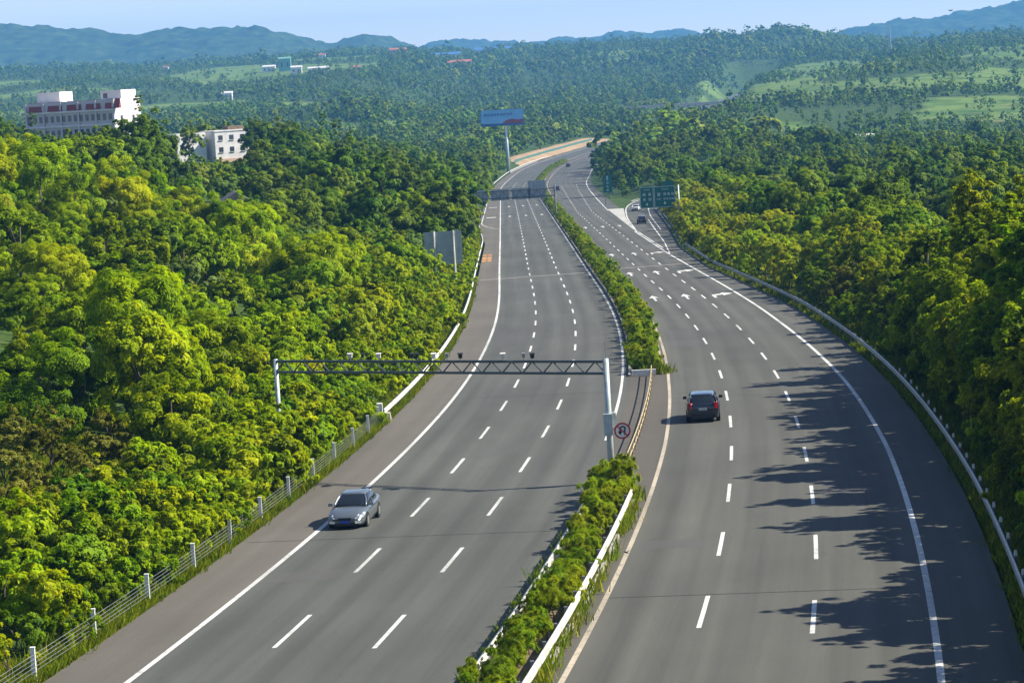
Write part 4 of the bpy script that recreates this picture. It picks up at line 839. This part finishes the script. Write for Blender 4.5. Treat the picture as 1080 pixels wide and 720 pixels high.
# ------------------------------------------------------------------ vehicles
def loft(sections):
    b = MB(); k = len(sections[0])
    for s_ in sections: b.v += s_
    for i_ in range(len(sections)-1):
        for q in range(k): b.f.append((i_*k+q, i_*k+(q+1) % k, (i_+1)*k+(q+1) % k, (i_+1)*k+q))
    b.f += [tuple(range(k-1, -1, -1)), tuple((len(sections)-1)*k+q for q in range(k))]; return b
def ring_sec(y, zb_, zt_, w, crown=.03):
    h = [(0, zt_+crown), (.55*w, zt_+crown*.7), (.86*w, zt_-.01), (.97*w, zt_-.09), (w, zt_-.22 if zt_-zb_ > .5 else (zt_+zb_)/2+.04), (.985*w, zb_+.16), (.93*w, zb_+.02), (.75*w, zb_), (0, zb_)]
    return [(x, y, z) for x, z in h]+[(-x, y, z) for x, z in h[-2:0:-1]]
def car(name, label, loc, rz, paint, suv=False, detail=True, group=None):
    o = thing(name, label, 'car', loc, rz, group)
    if not suv:
        st = [(-2.36, .45, .80, .62), (-2.33, .36, .93, .74), (-2.2, .27, 1.01, .84), (-1.85, .22, 1.04, .895), (-1.0, .2, .99, .915), (0, .2, .95, .915), (.9, .2, .93, .91), (1.25, .2, .915, .905), (1.7, .21, .86, .89), (2.05, .23, .77, .85), (2.25, .27, .67, .77), (2.34, .33, .60, .66), (2.37, .40, .55, .5)]
        gb_, gt_, zr_, tw = (-1.80, 1.12), (-.98, .22), 1.45, .60; wb = 1.39; wr2 = .335
    else:
        st = [(-2.2, .45, .85, .72), (-2.17, .32, 1.02, .80), (-2.05, .27, 1.08, .87), (-1.6, .24, 1.08, .90), (-.6, .23, 1.05, .91), (.4, .23, 1.02, .91), (1.0, .23, 1.0, .905), (1.4, .24, .97, .895), (1.8, .26, .90, .86), (2.05, .30, .80, .79), (2.18, .38, .70, .66)]
        gb_, gt_, zr_, tw = (-2.14, 1.15), (-1.62, .20), 1.53, .63; wb = 1.32; wr2 = .35
    body = loft([ring_sec(*q) for q in st]).build('body', paint, o, True)
    zb0 = .93 if not suv else 1.02; bw = .83
    def gring(t):
        e = t**.8; y0 = gb_[0]+(gt_[0]-gb_[0])*t; y1 = gb_[1]+(gt_[1]-gb_[1])*t; z = zb0+(zr_-.035-zb0)*(1-(1-t)**1.15); w = bw+(tw-bw)*t+.05*math.sin(math.pi*t)
        P_ = []
        for (fx, fy) in ((.0, 1), (.6, .985), (.92, .93), (1, .72), (1, .3), (1, -.3), (1, -.72), (.92, -.93), (.6, -.985), (0, -1), (-.6, -.985), (-.92, -.93), (-1, -.72), (-1, -.3), (-1, .3), (-1, .72), (-.92, .93), (-.6, .985)):
            yc, yh_ = (y0+y1)/2, (y1-y0)/2; P_.append((fx*w, yc+fy*yh_, z))
        return P_
    loft([gring(t) for t in (0, .25, .5, .75, .93, 1)]).build('windows', 'glass_dark', o, True)
    rf = gring(.94); yc = sum(p[1] for p in rf)/len(rf)
    sec = [[(p[0]*f_, yc+(p[1]-yc)*f_, z) for p in rf] for f_, z in ((1.015, zr_-.065), (1.0, zr_-.02), (.85, zr_+.01), (.5, zr_+.03))]
    loft(sec).build('roof', paint, o, True)
    def pillar(i_, j_=None, r_=.045):
        pts2 = []
        for t in (0, .25, .5, .75, .95):
            q = gring(t)[i_]; pts2.append((q[0]*1.005, q[1], q[2]))
        MB().tube(pts2, r_, 6).build('pillar', paint, o, True)
    for i_ in ((2, 7, 11, 16)): pillar(i_)
    if detail:
        for sx_ in (-1, 1):
            MB().tube([(sx_*(bw+.015), -.25, zb0), (sx_*(tw+.06), -.28, zr_-.08)], .035, 6).build('pillar', paint, o)
    for sx_ in (-1, 1):
        for sy_ in (-1, 1):
            if detail: MB().tube([(sx_*.885, sy_*wb, wr2+.01), (sx_*.921, sy_*wb, wr2+.01)], wr2+.05, 20).build('wheel_arch', 'trim_black', o)
            wv = MB().tube([(sx_*.70, sy_*wb, wr2), (sx_*.93, sy_*wb, wr2)], [wr2, wr2], 22).build('tyre', 'tyre', o)
            if detail: MB().tube([(sx_*.925, sy_*wb, wr2), (sx_*.938, sy_*wb, wr2)], wr2*.66, 18).build('rim', 'rim', wv)
    yf, yr = st[-1][0], st[0][0]
    for sx_ in (-1, 1):
        fl = MB(); fl.add([(sx_*.48, yf-.06, .62), (sx_*.80, yf-.34, .66), (sx_*.865, yf-.62, .80), (sx_*.62, yf-.22, .74), (sx_*.50, yf+.012, .57), (sx_*.83, yf-.27, .60), (sx_*.90, yf-.60, .74), (sx_*.66, yf-.12, .66)], [(0, 1, 2, 3), (4, 5, 1, 0), (5, 6, 2, 1), (4, 7, 6, 5), (7, 3, 2, 6), (0, 3, 7, 4)]); fl.build('headlight', 'lamp_clear', o)
        zl = .86 if not suv else .98; h_ = .2 if not suv else .34
        MB().box((sx_*(.70 if suv else .58), yr+(.10 if suv else .09), zl-(0 if suv else .04)), (.22, .2, h_), sx_*.5).build('tail_light', 'lamp_red', o)
        if detail:
            mi_ = MB().box((sx_*1.0, .78, zb0+.08), (.22, .12, .15), taper=.8).build('wing_mirror', paint if not suv else 'trim_black', o)
            MB().box((sx_*.935, -.2, .80), (.012, 1.9, .02)).build('door_trim', 'trim_black', o)
            MB().box((sx_*.60, yf-.10, .40), (.30, .16, .10), -sx_*.35).build('fog_lamp_bezel', 'lamp_clear' if not suv else 'trim_black', o)
    MB().box((0, yf-.02, .56), (.62, .12, .12)).build('grille', 'trim_black', o); MB().box((0, yf-.04, .30), (1.0, .16, .12)).build('air_intake', 'trim_black', o)
    MB().box((0, yf+.03, .43), (.44, .03, .14)).build('number_plate', 'plate_blue', o)
    MB().box((0, yr-.015, .80 if suv else .72), (.46, .03, .14)).build('number_plate', 'plate_blue' if not suv else 'steel_pale', o)
    MB().box((0, yr+.0, .40), (1.25, .08, .2)).build('rear_bumper_trim', 'trim_black', o)
    return o
def hdg(Y): return math.atan2(-(float(XB(Y+2))-float(XB(Y-2)))/4, 1)
car('sedan_car', 'silver sedan driving over the solid edge line under the camera gantry', RP(116.6, -6.1), hdg(117)+math.pi-R(2), 'car_silver').scale = (.95, .95, .95)
car('estate_car', 'dark blue hatchback seen from behind in the lane beside the median gap', RP(151.3, 9.2), hdg(153), 'car_navy', suv=True).scale = (1.06, 1.06, 1.06)
car('exit_car', 'dark purple-blue car entering the exit ramp', (26.2, 497, float(zr(497))), R(-3), 'car_navy', suv=True, detail=False)
car('exit_car', 'white-roofed car ahead on the exit ramp bend', (29.8, 585, float(zr(585))), R(-10), 'car_white', detail=False)
car('far_car', 'small dark car on the far right-hand lanes by the sign gantry post', RP(845, 10.6), hdg(845), 'car_black', suv=True, detail=False)
car('far_car', 'tiny dark car rounding the distant bend beside the hedge', RP(1120, 11.5), hdg(1120), 'car_black', suv=True, detail=False)
van = car('white_van', 'white van half hidden by shrubs behind the sign gantry', RP(770, -14.4), hdg(770)+math.pi, 'car_white', suv=True, detail=False)

# ------------------------------------------------------------------ buildings
def windows(o, axis, face, us, zs, w, h, mat='window_dark', frame='wall_white'):
    """axis 'y': wall plane y=face (facing -y), us along x; axis 'x': plane x=face (facing +x), us along y."""
    for z in zs:
        for u_ in us:
            b = MB(); f_ = MB()
            if axis == 'y': b.box((u_, face-.02, z), (w, .1, h)); f_.box((u_, face-.12, z-h/2-.06), (w+.3, .3, .1))
            else: b.box((face+.02, u_, z), (.1, w, h)); f_.box((face+.12, u_, z-h/2-.06), (.3, w+.3, .1))
            q = b.build('window', mat, o); f_.build('sill', frame, q)
Xb, Yb = -108.0, 655.0; gz = 60-13.5
sb = thing('school_building', 'long white block with dark red roof panels above the left wood', 'building', (Xb, Yb, gz), R(-24))
MB().box((0, 6, 6.5), (26, 12, 16)).build('wall', 'wall_shade_tint', sb)  # white block; shade of the front is put into the wall and pier colour
MB().box((13.15, 6, 6.5), (.3, 12.3, 16.1)).build('end_wall', 'wall_white', sb)
for k in range(5): MB().add([(-12+k*5.7-.1, -.45, 12.2), (-12+k*5.7+4.1, -.45, 12.2), (-12+k*5.7+4.1, .3, 14.6), (-12+k*5.7-.1, .3, 14.6), (-12+k*5.7-.1, .6, 12.2), (-12+k*5.7+4.1, .6, 12.2)], [(0, 1, 2, 3), (0, 3, 4), (1, 5, 2), (0, 4, 5, 1), (3, 2, 5, 4)]).build('roof_panel', 'roof_red', sb)
for k in range(6): MB().box((-13+k*5.2, -.18, 6.3), (.5, .4, 15.9)).build('pier', 'wall_shade_tint', sb)
for z in (11.9, 8.3, 4.7): MB().box((0, -.25, z), (26.2, .5, .35)).build('ledge', 'wall_white', sb)
windows(sb, 'y', 0, [-12.2+k*1.72 for k in range(15) if k % 3 != 2 or True], (10.2, 6.6, 3.0), .95, 1.6)
windows(sb, 'x', 13.3, (3.0, 8.5), (9.6, 6.0), 1.0, 1.4)
tw_ = MB().box((-9.5, 8, 15.6), (7.0, 6, 3.0)).build('stair_tower', 'wall_white', sb); tw2 = MB().box((10.2, 7, 15.4), (6.0, 7, 2.6)).build('stair_tower', 'wall_white', sb)
b = MB(); b.box((8.6, 3.45, 15.4), (1.2, .1, 1.2)); b.build('window', 'window_dark', tw2)
Xc, Yc_ = -80.0, 745.0
wb_ = thing('white_building', 'smaller white building with square windows and peach ground floor', 'building', (Xc, Yc_, 60-19.5), R(30))
MB().box((5, 5, 4.2), (14, 10, 11)).build('wall', 'wall_white', wb_); MB().box((5, -.06, .2), (13.8, .14, 3.2)).build('ground_floor', 'wall_peach', wb_)
windows(wb_, 'y', 0, [-.2+k*3.4 for k in range(4)], (7.8, 4.4), 1.3, 1.4); MB().box((5, 5, 9.75), (14.4, 10.4, .3)).build('parapet', 'wall_white', wb_)
MB().box((7, 7, 10.4), (5, 4, 1.1)).build('rooftop_shed', 'earth', wb_); MB().box((-8, 7, 4.6), (9, 8, 10)).build('wing', 'wall_white', wb_)
bs = thing('tiled_house', 'low house with grey tiled roof sunk among the trees', 'house', (-41.7, 402, 60-22.0), R(8))
MB().box((0, 0, 2.6), (8.2, 5, 6)).build('wall', 'wall_white', bs)
MB().prism([(-3.3, 5.4), (3.3, 5.4), (0, 7.3)], -4.6, 4.6).build('roof', 'roof_grey', bs); bs.children[1].rotation_euler = (0, 0, R(90))
# distant farmsteads and sheds on the hillsides
def hit(x, y, d0=900, d1=6000):
    lx = math.cos(ROLL)*(x-540)-math.sin(ROLL)*(y-360); ly = math.sin(ROLL)*(x-540)+math.cos(ROLL)*(y-360)
    fw = F_PX*math.cos(PITCH)-ly*math.sin(PITCH); dn = F_PX*math.sin(PITCH)+ly*math.cos(PITCH)
    D_ = np.arange(d0, d1, 8.0); Z_ = ZC-dn/fw*D_; Tt = T(lx/fw*D_, D_); k = np.argmax(Z_ < Tt)
    if not (Z_ < Tt).any(): k = int(np.argmin(np.abs(D_-3500)))
    return float(lx/fw*D_[k]), float(D_[k]), float(Tt[k])
def far_house(x, y, w, h, d, wall, roof, label, rz=0.0, name='farm_shed', nw=3):
    X, Y, Z = hit(x, y); o = thing(name, label, 'building', (X, Y, Z-1), rz, None)
    wl = MB().box((0, 0, h/2), (w, d, h+1)).build('wall', wall, o)
    MB().prism([(-d/2-.5, h), (d/2+.5, h), (0, h+d*.22)], -w/2-.5, w/2+.5).build('roof', roof, o).rotation_euler = (0, 0, math.pi/2)
    for k in range(nw): MB().box((-w/2+w*(k+.5)/nw, -d/2, h*.55), (w*.3/nw, .3, h*.35)).build('window', 'window_dark', o)
far_house(284, 76, 15, 7, 9, 'wall_white', 'wall_white', 'small white shed at the near end of a hillside row'); far_house(301, 75, 14, 15, 10, 'wall_green', 'wall_green', 'tall green-clad shed amid white ones on the hillside', nw=2)
far_house(313, 78, 12, 8, 9, 'wall_white', 'wall_white', 'white cottage beside the tall green shed', nw=2); far_house(336, 77, 22, 6, 9, 'wall_white', 'wall_white', 'long low white shed ending the hillside row', nw=5)
far_house(340, 62, 9, 6, 8, 'wall_white', 'roof_orange', 'white cottage with orange roof high on the slope', nw=2); far_house(240, 106, 9, 7, 8, 'wall_white', 'wall_white', 'lone white farmhouse among trees behind the white building', name='farmhouse')
far_house(175, 72, 7, 6, 6, 'wall_white', 'roof_orange', 'tiny white house by the dark copse on the slope', nw=1); far_house(375, 76, 10, 6, 8, 'wall_white', 'roof_orange', 'white house with orange roof alone below the sheds', nw=2)
far_house(470, 55, 40, 9, 16, 'wall_white', 'roof_blue', 'blue-roofed factory shed, the smaller of two', nw=4, name='factory_shed'); far_house(522, 58, 62, 9, 18, 'wall_white', 'roof_blue', 'long blue-roofed factory shed below the skyline', nw=6, name='factory_shed')
far_house(420, 57, 22, 12, 12, 'wall_peach', 'roof_orange', 'brownish block with orange roof near the blue factories', nw=3); far_house(485, 72, 30, 8, 14, 'wall_peach', 'roof_orange', 'low peach-walled shed on bare ground', nw=4)
far_house(797, 146, 9, 4, 7, 'wall_peach', 'roof_orange', 'cottage with bright orange roof among trees', nw=2, name='cottage'); far_house(910, 152, 10, 4, 6, 'wall_white', 'wall_white', 'pale greenhouse in the valley trees', nw=3, name='greenhouse')
# earth bank with teal rail on the outside of the far curve
ys_ = np.arange(1130, 1500, 12.0); Vb = []
prof_ = [(-13, .1), (-16, .9), (-19, 1.9), (-22, 2.6), (-25, 2.6), (-31, .3)]
for y in ys_:
    k = float(sst((y-1130)/90)*sst((1510-y)/60))
    for n_, h_ in prof_: Vb.append(RP(y, n_, -.3+h_*k+.8*float(fbm(np.array(y/20), np.array(n_/6.), 2))*k))
w = len(prof_); me = mesh_np('earth_bank', Vb, [(a*w+c, a*w+c+1, (a+1)*w+c+1, (a+1)*w+c) for a in range(len(ys_)-1) for c in range(w-1)], 'earth_orange', True); link('earth_bank', me)['kind'] = 'structure'
solid_strip('pavement_apron', 1090, 1210, -13.4, -11.0, .02, 'concrete', kind='structure', step=8)
tr = thing('site_fence', 'teal sheet fence along the orange earth bank', 'fence')
for y in np.arange(1180, 1440, 6.5):
    b = MB(); p, q = Vector(RP(y, -17.8, .9)), Vector(RP(y+6.3, -17.8, .9)); b.add([p, q, q+Vector((0, 0, 1.3)), p+Vector((0, 0, 1.3)), p+Vector((-.1, .1, 0)), q+Vector((-.1, .1, 0)), q+Vector((-.1, .1, 1.3)), p+Vector((-.1, .1, 1.3))], [(0, 1, 2, 3), (7, 6, 5, 4), (0, 4, 5, 1), (3, 2, 6, 7), (1, 5, 6, 2), (0, 3, 7, 4)]); b.build('panel', 'rail_teal', tr)
# overpass in the far valley
ov = thing('overpass', 'grey road overpass crossing the motorway in the far valley', 'bridge', (float(XB(1990)), 1990, float(zr(1990))), R(6))
MB().box((-25, 0, 6.6), (130, 9, 1.6)).build('deck', 'concrete', ov)
for s_ in (-4.4, 4.4): MB().box((-25, s_, 7.9), (130, .25, 1.0)).build('parapet', 'concrete', ov)
for x in (-70, -45, -16, 5.6, 30): MB().box((x, 0, 2.4), (1.6, 6, 6.8)).build('pier', 'concrete', ov)
# lattice mast
mX, mY, mZ = hit(939, 57); ms = thing('lattice_mast', 'thin pale lattice mast on the terraced hill', 'mast', (mX, mY, mZ)); Hm = 30/F_PX*mY
for sx_, sy_ in ((-1, -1), (1, -1), (1, 1), (-1, 1)): MB().tube([(sx_*1.5, sy_*1.5, -1), (sx_*.35, sy_*.35, Hm)], [.28, .16], 5).build('leg', 'steel_white', ms)
for k in range(10):
    t0, t1 = k/10, (k+1)/10; w0, w1 = 1.5-1.15*t0, 1.5-1.15*t1
    for sx_ in (-1, 1): MB().tube([(sx_*w0, -w0, Hm*t0), (-sx_*w1, -w1, Hm*t1)], .12, 4).build('brace', 'steel_white', ms)
# lamp post at the left edge of the wood, swallows over the road
lp = thing('roadside_pole', 'slim pale pole at the edge of the left wood', 'pole', (-20.0, 705, Tz(-20, 705)))
MB().tube([(0, 0, -1), (0, 0, 11)], [.16, .09], 8).build('shaft', 'steel_white', lp); MB().box((.3, 0, 10.9), (.9, .25, .15)).build('head', 'steel_white', lp)
def bird(X, Y, Z, s_, rz, label):
    o = thing('swallow', label, 'bird', (X, Y, Z), rz); o.scale = (s_, s_, s_)
    MB().tube([(0, -.10, 0), (0, -.05, .005), (0, .02, .008), (0, .07, .012), (0, .1, .01)], [.004, .016, .024, .018, .004], 8).build('body', 'bird_black', o, True)
    for sx_ in (-1, 1): MB().add([(sx_*.015, .04, .01), (sx_*.09, .035, .04), (sx_*.19, -.05, .05), (sx_*.08, -.005, .035), (sx_*.015, -.02, .008), (sx_*.09, .02, .03)], [(0, 1, 3, 4), (1, 2, 3), (0, 4, 5), (5, 3, 2)]).build('wing', 'bird_black', o)
    MB().add([(-.012, -.08, 0), (.012, -.08, 0), (.035, -.17, 0), (0, -.12, .004), (-.035, -.17, 0)], [(0, 1, 2, 3), (0, 3, 4)]).build('tail', 'bird_black', o)
bird(*RP(97.3, 7.7, 1.0), 1.5, R(30), 'small dark swallow skimming low over the right-hand lanes')
bird(27.2, 155, 60+2.6, 1.5, R(-60), 'small dark bird high in the sky by the blue ridge')
# ------------------------------------------------------------------ haze
m = bpy.data.materials.new('haze'); m.use_nodes = True; N, L = m.node_tree.nodes, m.node_tree.links; N.remove(N['Principled BSDF'])
vp = N.new('ShaderNodeVolumePrincipled'); vp.inputs['Color'].default_value = (.17, .49, 1, 1); vp.inputs['Density'].default_value = 1.12e-4; vp.inputs['Anisotropy'].default_value = .2
L.new(vp.outputs[0], N['Material Output'].inputs['Volume']); MATS['haze'] = m
hz = MB().box((0, 4500, 170), (12000, 12000, 360)).build('haze', 'haze'); hz['kind'] = 'stuff'
